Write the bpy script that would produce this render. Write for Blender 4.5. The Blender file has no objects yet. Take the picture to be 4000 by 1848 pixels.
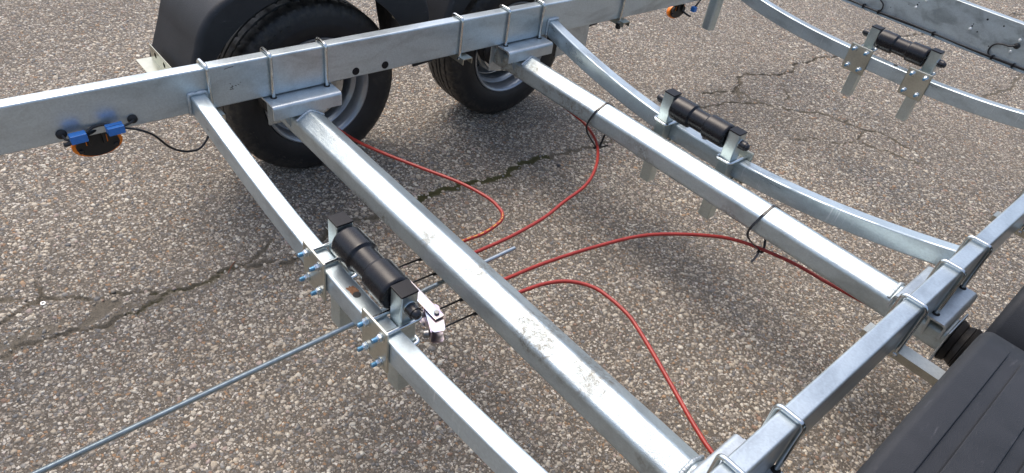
import bpy, bmesh, math, random
import numpy as np
from mathutils import Vector, Matrix, noise as mnoise

scene = bpy.context.scene
random.seed(7)
rng = np.random.default_rng(11)
ZO = 0.567          # height of the rail tops above the ground

# ------------------------------------------------------------------ camera
cam_d = bpy.data.cameras.new("camera")
cam = bpy.data.objects.new("camera", cam_d)
scene.collection.objects.link(cam)
R0 = Vector((0.645, 0.752, 0.137)).normalized()
FW = Vector((-0.535, 0.572, -0.622)).normalized()
R0 = (R0 - FW * R0.dot(FW)).normalized()
UP = R0.cross(FW).normalized()
M = Matrix((R0, UP, -FW)).transposed().to_4x4()
M.translation = Vector((1.709, -0.822, 0.887 + ZO))
cam.matrix_world = M
cam_d.sensor_width = 36.0
cam_d.lens = 24.289
cam_d.clip_start = 0.02
cam_d.clip_end = 400.0
scene.camera = cam

# ------------------------------------------------------------------ sky, sun, exposure
SUN_DIR = Vector((-0.43, 0.02, 0.895)).normalized()   # towards the sun
world = bpy.data.worlds.new("World")
scene.world = world
world.use_nodes = True
wn, wl = world.node_tree.nodes, world.node_tree.links
wn.clear()
sky = wn.new("ShaderNodeTexSky")
sky.sky_type = 'NISHITA'
sky.sun_disc = False
sky.sun_elevation = math.asin(SUN_DIR.z)
sky.sun_rotation = math.atan2(SUN_DIR.x, SUN_DIR.y)
sky.air_density = 1.0
sky.dust_density = 5.0
sky.ozone_density = 1.0
bg = wn.new("ShaderNodeBackground")
bg.inputs[1].default_value = 0.15
wo = wn.new("ShaderNodeOutputWorld")
wl.new(sky.outputs[0], bg.inputs[0])
wl.new(bg.outputs[0], wo.inputs[0])
sun_d = bpy.data.lights.new("sun", 'SUN')
sun_d.energy = 0.56
sun_d.angle = math.radians(42)
sun_d.color = (1.0, 0.965, 0.92)
sun = bpy.data.objects.new("sun", sun_d)
sun.rotation_euler = SUN_DIR.to_track_quat('Z', 'Y').to_euler()
sun.location = SUN_DIR * 20
scene.collection.objects.link(sun)
scene.view_settings.view_transform = 'Standard'
scene.view_settings.look = 'None'
scene.view_settings.gamma = 1.0
scene.view_settings.exposure = 0.80
scene.view_settings.use_curve_mapping = False
scene.render.engine = 'CYCLES'

# ------------------------------------------------------------------ material helpers
def nt(name):
    m = bpy.data.materials.new(name)
    m.use_nodes = True
    n = m.node_tree.nodes
    n.clear()
    out = n.new("ShaderNodeOutputMaterial")
    b = n.new("ShaderNodeBsdfPrincipled")
    m.node_tree.links.new(b.outputs[0], out.inputs[0])
    return m, n, m.node_tree.links, b

def ramp(n, stops):
    r = n.new("ShaderNodeValToRGB")
    e = r.color_ramp.elements
    while len(e) < len(stops):
        e.new(0.5)
    for i, (p, c) in enumerate(stops):
        e[i].position = p
        e[i].color = (c[0], c[1], c[2], 1) if len(c) > 2 else (c[0],) * 3 + (1,)
    return r

def tex_noise(n, l, vec, scale, detail=3, rough=0.55, dist=0.0):
    t = n.new("ShaderNodeTexNoise")
    t.inputs['Scale'].default_value = scale
    t.inputs['Detail'].default_value = detail
    t.inputs['Roughness'].default_value = rough
    t.inputs['Distortion'].default_value = dist
    l.new(vec, t.inputs['Vector'])
    return t

def mix(n, l, fac, a, b, blend='MIX'):
    m = n.new("ShaderNodeMix")
    m.data_type = 'RGBA'
    m.blend_type = blend
    for sock, v in ((m.inputs[0], fac), (m.inputs[6], a), (m.inputs[7], b)):
        if isinstance(v, (int, float)):
            sock.default_value = v
        elif isinstance(v, tuple):
            sock.default_value = (v[0], v[1], v[2], 1)
        else:
            l.new(v, sock)
    return m.outputs[2]

def mathn(n, l, op, a, b=None):
    m = n.new("ShaderNodeMath")
    m.operation = op
    for i, v in enumerate((a, b)):
        if v is None:
            continue
        if isinstance(v, (int, float)):
            m.inputs[i].default_value = v
        else:
            l.new(v, m.inputs[i])
    return m.outputs[0]

def mapping(n, l, vec, scale=(1, 1, 1), rot=(0, 0, 0)):
    mp = n.new("ShaderNodeMapping")
    mp.inputs['Scale'].default_value = scale
    mp.inputs['Rotation'].default_value = rot
    l.new(vec, mp.inputs['Vector'])
    return mp.outputs[0]

def bump(n, l, height, strength, dist, bsdf):
    b = n.new("ShaderNodeBump")
    b.inputs['Strength'].default_value = strength
    b.inputs['Distance'].default_value = dist
    l.new(height, b.inputs['Height'])
    l.new(b.outputs[0], bsdf.inputs['Normal'])
    return b

def galvanised(name, base, rough, streak=(1, 1, 1), blotch=0.5, scratch=0.0, stain=0.0, metal=0.9, grain=0.12):
    m, n, l, b = nt(name)
    pos = n.new("ShaderNodeNewGeometry").outputs['Position']
    # broad clouds in the zinc
    v1 = mapping(n, l, pos, streak)
    c1 = tex_noise(n, l, v1, 9.0, 4, 0.6, 0.6)
    r1 = ramp(n, [(0.32, (1 - blotch * 0.45,) * 3), (0.5, (1, 1, 1)), (0.7, (1 + blotch * 0.12,) * 3)])
    l.new(c1.outputs[0], r1.inputs[0])
    col = mix(n, l, 1.0, base, r1.outputs[0], 'MULTIPLY')
    # zinc spangle
    vo = n.new("ShaderNodeTexVoronoi")
    vo.inputs['Scale'].default_value = 260
    l.new(pos, vo.inputs['Vector'])
    sp = n.new("ShaderNodeSeparateColor")
    l.new(vo.outputs['Color'], sp.inputs[0])
    r2 = ramp(n, [(0.0, (0.93,) * 3), (1.0, (1.05,) * 3)])
    l.new(sp.outputs[0], r2.inputs[0])
    col = mix(n, l, 1.0, col, r2.outputs[0], 'MULTIPLY')
    fine = tex_noise(n, l, pos, 480, 2, 0.6)
    rough_v = mathn(n, l, 'MULTIPLY_ADD', c1.outputs[0], 0.22)
    n_r = rough_v.node
    n_r.inputs[2].default_value = rough - 0.11
    rough_out = rough_v
    if scratch:
        v3 = mapping(n, l, pos, (160, 160, 9))
        s = tex_noise(n, l, v3, 1.0, 3, 0.7)
        m3 = tex_noise(n, l, pos, 7.0, 2, 0.5)
        r3 = ramp(n, [(0.60, (0,) * 3), (0.72, (1,) * 3)])
        l.new(s.outputs[0], r3.inputs[0])
        r4 = ramp(n, [(0.48, (0,) * 3), (0.62, (1,) * 3)])
        l.new(m3.outputs[0], r4.inputs[0])
        f = mathn(n, l, 'MULTIPLY', r3.outputs[0], r4.outputs[0])
        f = mathn(n, l, 'MULTIPLY', f, scratch)
        col = mix(n, l, f, col, (0.86, 0.87, 0.88))
    if stain:
        v5 = mapping(n, l, pos, (1.0, 1.0, 1.6))
        s5 = tex_noise(n, l, v5, 5.4, 2, 0.5)
        r5 = ramp(n, [(0.56, (0,) * 3), (0.63, (1,) * 3)])
        l.new(s5.outputs[0], r5.inputs[0])
        g5 = tex_noise(n, l, pos, 75, 5, 0.75, 0.8)
        r6 = ramp(n, [(0.40, (0,) * 3), (0.66, (1,) * 3)])
        l.new(g5.outputs[0], r6.inputs[0])
        f5 = mathn(n, l, 'MULTIPLY', r5.outputs[0], r6.outputs[0])
        f5 = mathn(n, l, 'MULTIPLY', f5, stain)
        col = mix(n, l, f5, col, (0.20, 0.185, 0.15))
        rough_out = mathn(n, l, 'ADD', rough_v, mathn(n, l, 'MULTIPLY', f5, 0.25))
        # small flecks and specks of zinc ash
        g7 = tex_noise(n, l, pos, 190, 3, 0.6)
        r7 = ramp(n, [(0.69, (0,) * 3), (0.73, (1,) * 3)])
        l.new(g7.outputs[0], r7.inputs[0])
        col = mix(n, l, mathn(n, l, 'MULTIPLY', r7.outputs[0], 0.55), col, (0.27, 0.28, 0.28))
    l.new(col, b.inputs['Base Color'])
    l.new(rough_out, b.inputs['Roughness'])
    b.inputs['Metallic'].default_value = metal
    h = mathn(n, l, 'ADD', fine.outputs[0], mathn(n, l, 'MULTIPLY', c1.outputs[0], 2.5))
    bump(n, l, h, grain, 0.0012, b)
    return m

MAT = {}
MAT['rail'] = galvanised("galvanised_rail", (0.54, 0.61, 0.635), 0.33, (1.2, 0.5, 1.6), 0.55, 0.0, 0.0, 0.74)
MAT['beam'] = galvanised("galvanised_crossbeam", (0.485, 0.56, 0.585), 0.31, (0.6, 1.4, 1.4), 0.6, 0.8, 0.0, 0.66)
MAT['axle'] = galvanised("galvanised_axle", (0.49, 0.56, 0.575), 0.33, (0.6, 1.2, 1.2), 0.5, 0.0, 0.9, 0.72, 0.6)
MAT['saddle'] = galvanised("galvanised_saddle", (0.53, 0.58, 0.60), 0.37, (1, 1, 1), 0.5, 0, 0, 0.72)
MAT['board'] = galvanised("galvanised_sheet", (0.50, 0.555, 0.575), 0.34, (1.2, 1, 2.2), 0.75, 0.0, 0.0, 0.70, 0.06)
MAT['post'] = galvanised("zinc_plated_tube", (0.53, 0.60, 0.60), 0.34, (1, 1, 0.6), 0.25, 0.0, 0.0, 0.92, 0.05)
MAT['plate'] = galvanised("zinc_plated_plate", (0.56, 0.55, 0.47), 0.34, (1, 1, 1), 0.3, 0.0, 0.0, 0.92, 0.04)
MAT['weld'] = galvanised("galvanised_weld", (0.50, 0.55, 0.57), 0.45, (3, 3, 3), 0.6, 0.0, 0.0, 0.85, 0.9)

def simple(name, col, rough, metal=0.0, nscale=60, amt=0.15, bmp=0.1, bdist=0.0006, coat=0.0, spec=None, emis=None):
    m, n, l, b = nt(name)
    pos = n.new("ShaderNodeNewGeometry").outputs['Position']
    t = tex_noise(n, l, pos, nscale, 4, 0.6)
    r = ramp(n, [(0.3, (1 - amt,) * 3), (0.7, (1 + amt,) * 3)])
    l.new(t.outputs[0], r.inputs[0])
    l.new(mix(n, l, 1.0, col, r.outputs[0], 'MULTIPLY'), b.inputs['Base Color'])
    b.inputs['Roughness'].default_value = rough
    b.inputs['Metallic'].default_value = metal
    if coat:
        b.inputs['Coat Weight'].default_value = coat
    if spec is not None:
        b.inputs['Specular IOR Level'].default_value = spec
    f = tex_noise(n, l, pos, nscale * 8, 2, 0.6)
    bump(n, l, f.outputs[0], bmp, bdist, b)
    return m

MAT['zinc'] = simple("bright_zinc", (0.66, 0.69, 0.68), 0.20, 1.0, 40, 0.08, 0.02)
MAT['zincyellow'] = simple("passivated_zinc", (0.50, 0.50, 0.41), 0.28, 1.0, 30, 0.08, 0.02)
MAT['nut'] = simple("zinc_nut", (0.62, 0.68, 0.72), 0.26, 1.0, 90, 0.12, 0.05)
MAT['rod'] = simple("threaded_rod_zinc", (0.40, 0.45, 0.47), 0.34, 0.9, 90, 0.15, 0.05)
MAT['blueend'] = simple("blue_locking_dye", (0.11, 0.27, 0.42), 0.38, 0.6, 300, 0.35, 0.1)
MAT['cap'] = simple("black_plastic_cap", (0.008, 0.008, 0.010), 0.42, 0, 200, 0.3, 0.12, spec=0.22)
MAT['glosscap'] = simple("black_rubber_dome", (0.011, 0.011, 0.013), 0.27, 0, 100, 0.2, 0.02)
MAT['wire'] = simple("black_cable_sheath", (0.012, 0.012, 0.013), 0.36, 0, 100, 0.2, 0.02)
MAT['tie'] = simple("black_nylon_tie", (0.012, 0.012, 0.014), 0.30, 0, 100, 0.2, 0.02)
MAT['blue'] = simple("blue_connector_plastic", (0.028, 0.16, 0.48), 0.35, 0, 100, 0.1, 0.03)
MAT['rubbergrommet'] = simple("black_rubber_grommet", (0.010, 0.010, 0.010), 0.6, 0, 100, 0.2, 0.05)
MAT['lampback'] = simple("black_lamp_housing", (0.010, 0.010, 0.010), 0.45, 0, 100, 0.2, 0.05)
MAT['rim'] = simple("silver_painted_rim", (0.38, 0.40, 0.42), 0.32, 0.75, 60, 0.08, 0.04)
MAT['drum'] = simple("zinc_brake_backplate", (0.55, 0.54, 0.50), 0.34, 0.85, 30, 0.2, 0.1)
MAT['boot'] = simple("black_torsion_rubber", (0.013, 0.012, 0.012), 0.5, 0, 60, 0.4, 0.3, 0.002)
MAT['holedark'] = simple("hole_interior", (0.02, 0.02, 0.02), 0.8, 0)
MAT['steelpin'] = simple("dull_steel_pin", (0.22, 0.22, 0.22), 0.42, 0.9, 120, 0.2, 0.1)
MAT['ash'] = simple("brown_twig", (0.16, 0.055, 0.025), 0.8)
MAT['pebble'] = simple("dark_pebble", (0.04, 0.042, 0.048), 0.7, 0, 80, 0.4, 0.4, 0.002)

def roller_mat():
    m, n, l, b = nt("black_roller_rubber")
    pos = n.new("ShaderNodeNewGeometry").outputs['Position']
    t = tex_noise(n, l, pos, 45, 4, 0.65)
    r = ramp(n, [(0.35, (0.005, 0.005, 0.0065)), (0.75, (0.010, 0.010, 0.013))])
    l.new(t.outputs[0], r.inputs[0])
    s = tex_noise(n, l, mapping(n, l, pos, (500, 60, 60)), 1.0, 3, 0.7)
    rs = ramp(n, [(0.66, (0,) * 3), (0.80, (0.5,) * 3)])
    l.new(s.outputs[0], rs.inputs[0])
    l.new(mix(n, l, rs.outputs[0], r.outputs[0], (0.10, 0.10, 0.10)), b.inputs['Base Color'])
    rr = ramp(n, [(0.3, (0.20,) * 3), (0.7, (0.33,) * 3)])
    l.new(t.outputs[0], rr.inputs[0])
    l.new(rr.outputs[0], b.inputs['Roughness'])
    b.inputs['Specular IOR Level'].default_value = 0.36
    f = tex_noise(n, l, pos, 500, 2, 0.6)
    bump(n, l, f.outputs[0], 0.08, 0.0006, b)
    return m
MAT['roller'] = roller_mat()

def guard_mat():
    m, n, l, b = nt("grained_black_mudguard_plastic")
    pos = n.new("ShaderNodeNewGeometry").outputs['Position']
    t = tex_noise(n, l, pos, 8, 4, 0.6, 0.5)
    r = ramp(n, [(0.3, (0.014, 0.0155, 0.018)), (0.7, (0.026, 0.0275, 0.031))])
    l.new(t.outputs[0], r.inputs[0])
    s = tex_noise(n, l, mapping(n, l, pos, (90, 14, 90)), 1.0, 4, 0.7)
    rs = ramp(n, [(0.62, (0,) * 3), (0.80, (0.55,) * 3)])
    l.new(s.outputs[0], rs.inputs[0])
    l.new(mix(n, l, rs.outputs[0], r.outputs[0], (0.11, 0.11, 0.12)), b.inputs['Base Color'])
    b.inputs['Roughness'].default_value = 0.50
    b.inputs['Specular IOR Level'].default_value = 0.36
    vo = n.new("ShaderNodeTexVoronoi")
    vo.inputs['Scale'].default_value = 620
    l.new(pos, vo.inputs['Vector'])
    bump(n, l, vo.outputs['Distance'], 0.45, 0.0007, b)
    return m
MAT['guard'] = guard_mat()

def tyre_mat():
    m, n, l, b = nt("tyre_rubber")
    pos = n.new("ShaderNodeNewGeometry").outputs['Position']
    t = tex_noise(n, l, pos, 14, 5, 0.7, 0.6)
    r = ramp(n, [(0.30, (0.010, 0.010, 0.011)), (0.60, (0.017, 0.017, 0.018)), (0.80, (0.050, 0.045, 0.038))])
    l.new(t.outputs[0], r.inputs[0])
    at = n.new("ShaderNodeAttribute")
    at.attribute_name = "tread"
    g = tex_noise(n, l, pos, 55, 4, 0.7)
    rg = ramp(n, [(0.38, (0.016, 0.015, 0.014)), (0.7, (0.085, 0.072, 0.055))])
    l.new(g.outputs[0], rg.inputs[0])
    l.new(mix(n, l, mathn(n, l, 'MULTIPLY', at.outputs['Fac'], 0.8), r.outputs[0], rg.outputs[0]), b.inputs['Base Color'])
    b.inputs['Roughness'].default_value = 0.55
    f = tex_noise(n, l, pos, 240, 3, 0.7)
    bump(n, l, f.outputs[0], 0.25, 0.0012, b)
    return m
MAT['tyre'] = tyre_mat()

def red_mat():
    m, n, l, b = nt("red_cable_sheath")
    pos = n.new("ShaderNodeNewGeometry").outputs['Position']
    t = tex_noise(n, l, pos, 30, 4, 0.6)
    r = ramp(n, [(0.3, (0.27, 0.022, 0.015)), (0.7, (0.36, 0.034, 0.022))])
    l.new(t.outputs[0], r.inputs[0])
    l.new(r.outputs[0], b.inputs['Base Color'])
    b.inputs['Roughness'].default_value = 0.38
    return m
MAT['red'] = red_mat()
MAT['print'] = simple("yellow_cable_print", (0.65, 0.42, 0.06), 0.5)

def irid_mat():
    m, n, l, b = nt("iridescent_passivated_zinc")
    pos = n.new("ShaderNodeNewGeometry").outputs['Position']
    t = tex_noise(n, l, pos, 26, 2, 0.5)
    r = ramp(n, [(0.30, (0.34, 0.40, 0.53)), (0.45, (0.46, 0.40, 0.53)), (0.58, (0.52, 0.46, 0.42)), (0.72, (0.37, 0.42, 0.55))])
    l.new(t.outputs[0], r.inputs[0])
    l.new(r.outputs[0], b.inputs['Base Color'])
    b.inputs['Metallic'].default_value = 1.0
    b.inputs['Roughness'].default_value = 0.30
    return m
MAT['irid'] = irid_mat()

def lens_mat():
    m, n, l, b = nt("orange_lens")
    b.inputs['Base Color'].default_value = (0.95, 0.24, 0.015, 1)
    b.inputs['Roughness'].default_value = 0.12
    b.inputs['Transmission Weight'].default_value = 0.0
    b.inputs['Subsurface Weight'].default_value = 0.0
    return m
MAT['lens'] = lens_mat()

def rust_mat():
    m, n, l, b = nt("rust_stain")
    pos = n.new("ShaderNodeNewGeometry").outputs['Position']
    t = tex_noise(n, l, pos, 120, 4, 0.7)
    r = ramp(n, [(0.35, (0.10, 0.035, 0.012)), (0.7, (0.30, 0.16, 0.08))])
    l.new(t.outputs[0], r.inputs[0])
    l.new(r.outputs[0], b.inputs['Base Color'])
    b.inputs['Roughness'].default_value = 0.8
    return m
MAT['rust'] = rust_mat()

# ------------------------------------------------------------------ asphalt
def ground_mat():
    m, n, l, b = nt("weathered_asphalt")
    pos = n.new("ShaderNodeNewGeometry").outputs['Position']
    w = tex_noise(n, l, pos, 60, 2, 0.5)
    wv = n.new("ShaderNodeVectorMath"); wv.operation = 'MULTIPLY_ADD'
    l.new(w.outputs['Color'], wv.inputs[0])
    wv.inputs[1].default_value = (0.006, 0.006, 0.006)
    l.new(pos, wv.inputs[2])
    def grit(scale, stops, thr):
        vo = n.new("ShaderNodeTexVoronoi"); vo.inputs['Scale'].default_value = scale
        l.new(wv.outputs[0], vo.inputs['Vector'])
        ve = n.new("ShaderNodeTexVoronoi"); ve.feature = 'DISTANCE_TO_EDGE'; ve.inputs['Scale'].default_value = scale
        l.new(wv.outputs[0], ve.inputs['Vector'])
        sp = n.new("ShaderNodeSeparateColor"); l.new(vo.outputs['Color'], sp.inputs[0])
        rc = ramp(n, stops); rc.color_ramp.interpolation = 'CONSTANT'
        l.new(sp.outputs[0], rc.inputs[0])
        re = ramp(n, [(thr * 0.5, (0,) * 3), (thr, (1,) * 3)]); l.new(ve.outputs['Distance'], re.inputs[0])
        return rc.outputs[0], re.outputs[0], sp.outputs[1]
    big = tex_noise(n, l, pos, 1.7, 5, 0.6)
    rb = ramp(n, [(0.30, (0.85,) * 3), (0.70, (1.12,) * 3)]); l.new(big.outputs[0], rb.inputs[0])
    fine = tex_noise(n, l, pos, 420, 4, 0.7)
    rf = ramp(n, [(0.30, (0.050, 0.042, 0.033)), (0.62, (0.160, 0.138, 0.112))]); l.new(fine.outputs[0], rf.inputs[0])
    c1, e1, k1 = grit(230, [(0.0, (0.10, 0.085, 0.07)), (0.30, (0.19, 0.165, 0.135)), (0.50, (0.30, 0.265, 0.225)),
                            (0.68, (0.145, 0.14, 0.135)), (0.80, (0.46, 0.43, 0.38)), (0.92, (0.27, 0.18, 0.11))], 0.14)
    c2, e2, k2 = grit(125, [(0.0, (0.15, 0.135, 0.118)), (0.25, (0.30, 0.265, 0.22)), (0.45, (0.44, 0.40, 0.345)),
                            (0.66, (0.20, 0.195, 0.19)), (0.80, (0.58, 0.545, 0.49)), (0.93, (0.31, 0.20, 0.12))], 0.10)
    sel1 = mathn(n, l, 'GREATER_THAN', k1, 0.30)
    base = mix(n, l, mathn(n, l, 'MULTIPLY', e1, sel1), rf.outputs[0], c1)
    sel2 = mathn(n, l, 'GREATER_THAN', k2, 0.50)
    f2 = mathn(n, l, 'MULTIPLY', e2, sel2)
    base = mix(n, l, f2, base, c2)
    base = mix(n, l, 1.0, base, rb.outputs[0], 'MULTIPLY')
    # surface chatter on the stones themselves
    rs = ramp(n, [(0.3, (0.88,) * 3), (0.7, (1.10,) * 3)]); l.new(fine.outputs[0], rs.inputs[0])
    base = mix(n, l, 0.7, base, rs.outputs[0], 'MULTIPLY')
    at = n.new("ShaderNodeAttribute"); at.attribute_name = "dirt"
    rd = ramp(n, [(0.30, (0.082, 0.071, 0.053)), (0.68, (0.175, 0.152, 0.118))]); l.new(fine.outputs[0], rd.inputs[0])
    dn = tex_noise(n, l, pos, 90, 4, 0.7)
    df = mathn(n, l, 'MULTIPLY', at.outputs['Fac'], mathn(n, l, 'ADD', dn.outputs[0], 0.75))
    rdf = ramp(n, [(0.30, (0,) * 3), (0.62, (1,) * 3)]); l.new(df, rdf.inputs[0])
    base = mix(n, l, rdf.outputs[0], base, rd.outputs[0])
    am = n.new("ShaderNodeAttribute"); am.attribute_name = "moss"
    mf = mathn(n, l, 'MULTIPLY', am.outputs['Fac'], mathn(n, l, 'ADD', dn.outputs[0], 0.5))
    rmf = ramp(n, [(0.42, (0,) * 3), (0.62, (1,) * 3)]); l.new(mf, rmf.inputs[0])
    rm = ramp(n, [(0.3, (0.030, 0.030, 0.010)), (0.7, (0.085, 0.080, 0.022))]); l.new(fine.outputs[0], rm.inputs[0])
    base = mix(n, l, rmf.outputs[0], base, rm.outputs[0])
    base = mix(n, l, 1.0, base, (1.00, 0.985, 0.94), 'MULTIPLY')
    l.new(base, b.inputs['Base Color'])
    b.inputs['Roughness'].default_value = 0.85
    h = mathn(n, l, 'ADD', mathn(n, l, 'MULTIPLY', f2, 0.6), mathn(n, l, 'MULTIPLY', mathn(n, l, 'MULTIPLY', e1, sel1), 0.35))
    h = mathn(n, l, 'ADD', h, mathn(n, l, 'MULTIPLY', fine.outputs[0], 0.5))
    bump(n, l, h, 0.85, 0.0035, b)
    return m
MAT['ground'] = ground_mat()

def stone_mat():
    m, n, l, b = nt("exposed_aggregate_stone")
    pos = n.new("ShaderNodeNewGeometry").outputs['Position']
    at = n.new("ShaderNodeAttribute"); at.attribute_name = "tint"
    t = tex_noise(n, l, pos, 330, 4, 0.7)
    r = ramp(n, [(0.28, (0.72, 0.70, 0.67)), (0.62, (1.08,) * 3)])
    l.new(t.outputs[0], r.inputs[0])
    l.new(mix(n, l, 1.0, at.outputs['Color'], r.outputs[0], 'MULTIPLY'), b.inputs['Base Color'])
    b.inputs['Roughness'].default_value = 0.72
    bump(n, l, t.outputs[0], 0.5, 0.0016, b)
    return m
MAT['stone'] = stone_mat()

# ------------------------------------------------------------------ mesh helpers
POS = {}      # object name -> origin in trailer coordinates

def finish(bm, name, mat, sharp=35, smooth=True):
    bmesh.ops.remove_doubles(bm, verts=bm.verts, dist=1e-6)
    bmesh.ops.recalc_face_normals(bm, faces=bm.faces)
    me = bpy.data.meshes.new(name)
    bm.to_mesh(me); bm.free()
    if smooth:
        me.shade_smooth()
        me.set_sharp_from_angle(angle=math.radians(sharp))
    if mat is not None:
        me.materials.append(mat)
    return me

def link(name, me, parent=None, loc=(0, 0, 0), rot=None, label=None):
    """loc is in trailer coordinates (z = 0 at the rail tops)."""
    o = bpy.data.objects.new(name, me)
    scene.collection.objects.link(o)
    loc = Vector(loc)
    if parent is not None:
        o.parent = parent
        o.location = loc - POS[parent.name]
    else:
        o.location = loc + Vector((0, 0, ZO))
    if rot is not None:
        o.rotation_euler = rot
    if me is not None and len(me.polygons) < 30000 and not name.endswith(("cable", "wire", "rod")):
        wnm = o.modifiers.new("weighted normals", 'WEIGHTED_NORMAL')
        wnm.keep_sharp = True
        wnm.weight = 80
    POS[o.name] = loc
    if label:
        o['label'] = label
    return o

def add_box(bm, c, s, bev=0.0015, rot=None, seg=2):
    r = bmesh.ops.create_cube(bm, size=1.0)
    vs = r['verts']
    mat = Matrix.Translation(Vector(c))
    if rot is not None:
        mat = mat @ rot
    mat = mat @ Matrix.Diagonal((s[0], s[1], s[2], 1))
    bmesh.ops.transform(bm, matrix=mat, verts=vs)
    if bev > 0:
        es = list({e for v in vs for e in v.link_edges})
        bmesh.ops.bevel(bm, geom=es, offset=bev, segments=seg, profile=0.5, affect='EDGES')

def box_mesh(name, c, s, mat, bev=0.0015, rot=None):
    bm = bmesh.new(); add_box(bm, c, s, bev, rot)
    return finish(bm, name, mat)

def add_cyl(bm, p0, p1, r0, r1=None, n=20, cap=True, bev=0.0):
    p0, p1 = Vector(p0), Vector(p1)
    r1 = r0 if r1 is None else r1
    d = (p1 - p0)
    q = d.to_track_quat('Z', 'Y').to_matrix()
    prof = [(0, r0), (1, r1)]
    L = d.length
    if bev > 0:
        prof = [(0, r0 - bev), (bev / L, r0), (1 - bev / L, r1), (1, r1 - bev)]
    rings = []
    for t, r in prof:
        ring = []
        for i in range(n):
            a = 2 * math.pi * i / n
            ring.append(bm.verts.new(p0 + d * t + q @ Vector((math.cos(a) * r, math.sin(a) * r, 0))))
        rings.append(ring)
    for a, b in zip(rings, rings[1:]):
        for i in range(n):
            bm.faces.new((a[i], a[(i + 1) % n], b[(i + 1) % n], b[i]))
    if cap:
        bm.faces.new(rings[0][::-1]); bm.faces.new(rings[-1])

def rrect(w, h, r, seg=3):
    """rounded rectangle section centred on the origin"""
    pts = []
    for cx, cy, a0 in ((w / 2 - r, h / 2 - r, 0), (-w / 2 + r, h / 2 - r, 90), (-w / 2 + r, -h / 2 + r, 180), (w / 2 - r, -h / 2 + r, 270)):
        for k in range(seg + 1):
            a = math.radians(a0 + 90 * k / seg)
            pts.append((cx + r * math.cos(a), cy + r * math.sin(a)))
    return pts

def circ(r, n=10):
    return [(r * math.cos(2 * math.pi * i / n), r * math.sin(2 * math.pi * i / n)) for i in range(n)]

def sweep(bm, path, section, ref=None, cap=True, closed=False):
    """section (u, v): u along side vector, v along up vector; ref fixes the side vector when given"""
    P = [Vector(p) for p in path]
    n = len(P)
    rings = []
    prev = None
    for i in range(n):
        if closed:
            t = (P[(i + 1) % n] - P[i - 1]).normalized()
        else:
            t = (P[min(i + 1, n - 1)] - P[max(i - 1, 0)]).normalized()
        if ref is not None:
            side = Vector(ref)
            side = (side - t * side.dot(t)).normalized()
        elif prev is None:
            a = Vector((0, 0, 1)) if abs(t.z) < 0.9 else Vector((1, 0, 0))
            side = t.cross(a).normalized()
        else:
            side = (prev - t * prev.dot(t)).normalized()
        prev = side
        up = side.cross(t).normalized()
        rings.append([bm.verts.new(P[i] + side * u + up * v) for u, v in section])
    m = len(section)
    rng_ = range(n) if closed else range(n - 1)
    for i in rng_:
        a, b = rings[i], rings[(i + 1) % n]
        for k in range(m):
            bm.faces.new((a[k], a[(k + 1) % m], b[(k + 1) % m], b[k]))
    if cap and not closed:
        bm.faces.new(rings[0][::-1]); bm.faces.new(rings[-1])

def fillet(pts, r, seg=5):
    """round the inner corners of a polyline"""
    P = [Vector(p) for p in pts]
    out = [P[0]]
    for i in range(1, len(P) - 1):
        a = (P[i - 1] - P[i]).normalized(); b = (P[i + 1] - P[i]).normalized()
        p0 = P[i] + a * r; p2 = P[i] + b * r
        for k in range(seg + 1):
            t = k / seg
            out.append((1 - t) ** 2 * p0 + 2 * t * (1 - t) * P[i] + t * t * p2)
    out.append(P[-1])
    return out

def spline(pts, n=8):
    P = [Vector(p) for p in pts]
    P = [P[0] * 2 - P[1]] + P + [P[-1] * 2 - P[-2]]
    out = []
    for i in range(1, len(P) - 2):
        for k in range(n):
            t = k / n
            a, b, c, d = P[i - 1], P[i], P[i + 1], P[i + 2]
            out.append(0.5 * ((2 * b) + (c - a) * t + (2 * a - 5 * b + 4 * c - d) * t * t + (3 * b - a - 3 * c + d) * t ** 3))
    out.append(P[-2])
    return out

def lathe(bm, prof, n=48, axis='x', cap=False):
    """prof: list of (axial, radius)"""
    rings = []
    for a, r in prof:
        ring = []
        for i in range(n):
            t = 2 * math.pi * i / n
            ring.append(bm.verts.new((a, r * math.cos(t), r * math.sin(t))))
        rings.append(ring)
    for a, b in zip(rings, rings[1:]):
        for i in range(n):
            bm.faces.new((a[i], a[(i + 1) % n], b[(i + 1) % n], b[i]))
    if cap:
        bm.faces.new(rings[0][::-1]); bm.faces.new(rings[-1])
    return rings

def prism(bm, poly, off):
    """poly: 3-D points of one face; off: extrusion vector"""
    off = Vector(off)
    a = [bm.verts.new(Vector(p)) for p in poly]
    b = [bm.verts.new(Vector(p) + off) for p in poly]
    bm.faces.new(a[::-1]); bm.faces.new(b)
    n = len(a)
    for i in range(n):
        bm.faces.new((a[i], a[(i + 1) % n], b[(i + 1) % n], b[i]))

def bevel_all(bm, off, seg=2, ang=40):
    es = [e for e in bm.edges if len(e.link_faces) == 2 and e.calc_face_angle(0) > math.radians(ang)]
    bmesh.ops.bevel(bm, geom=es, offset=off, segments=seg, profile=0.5, affect='EDGES', clamp_overlap=True)

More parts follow.
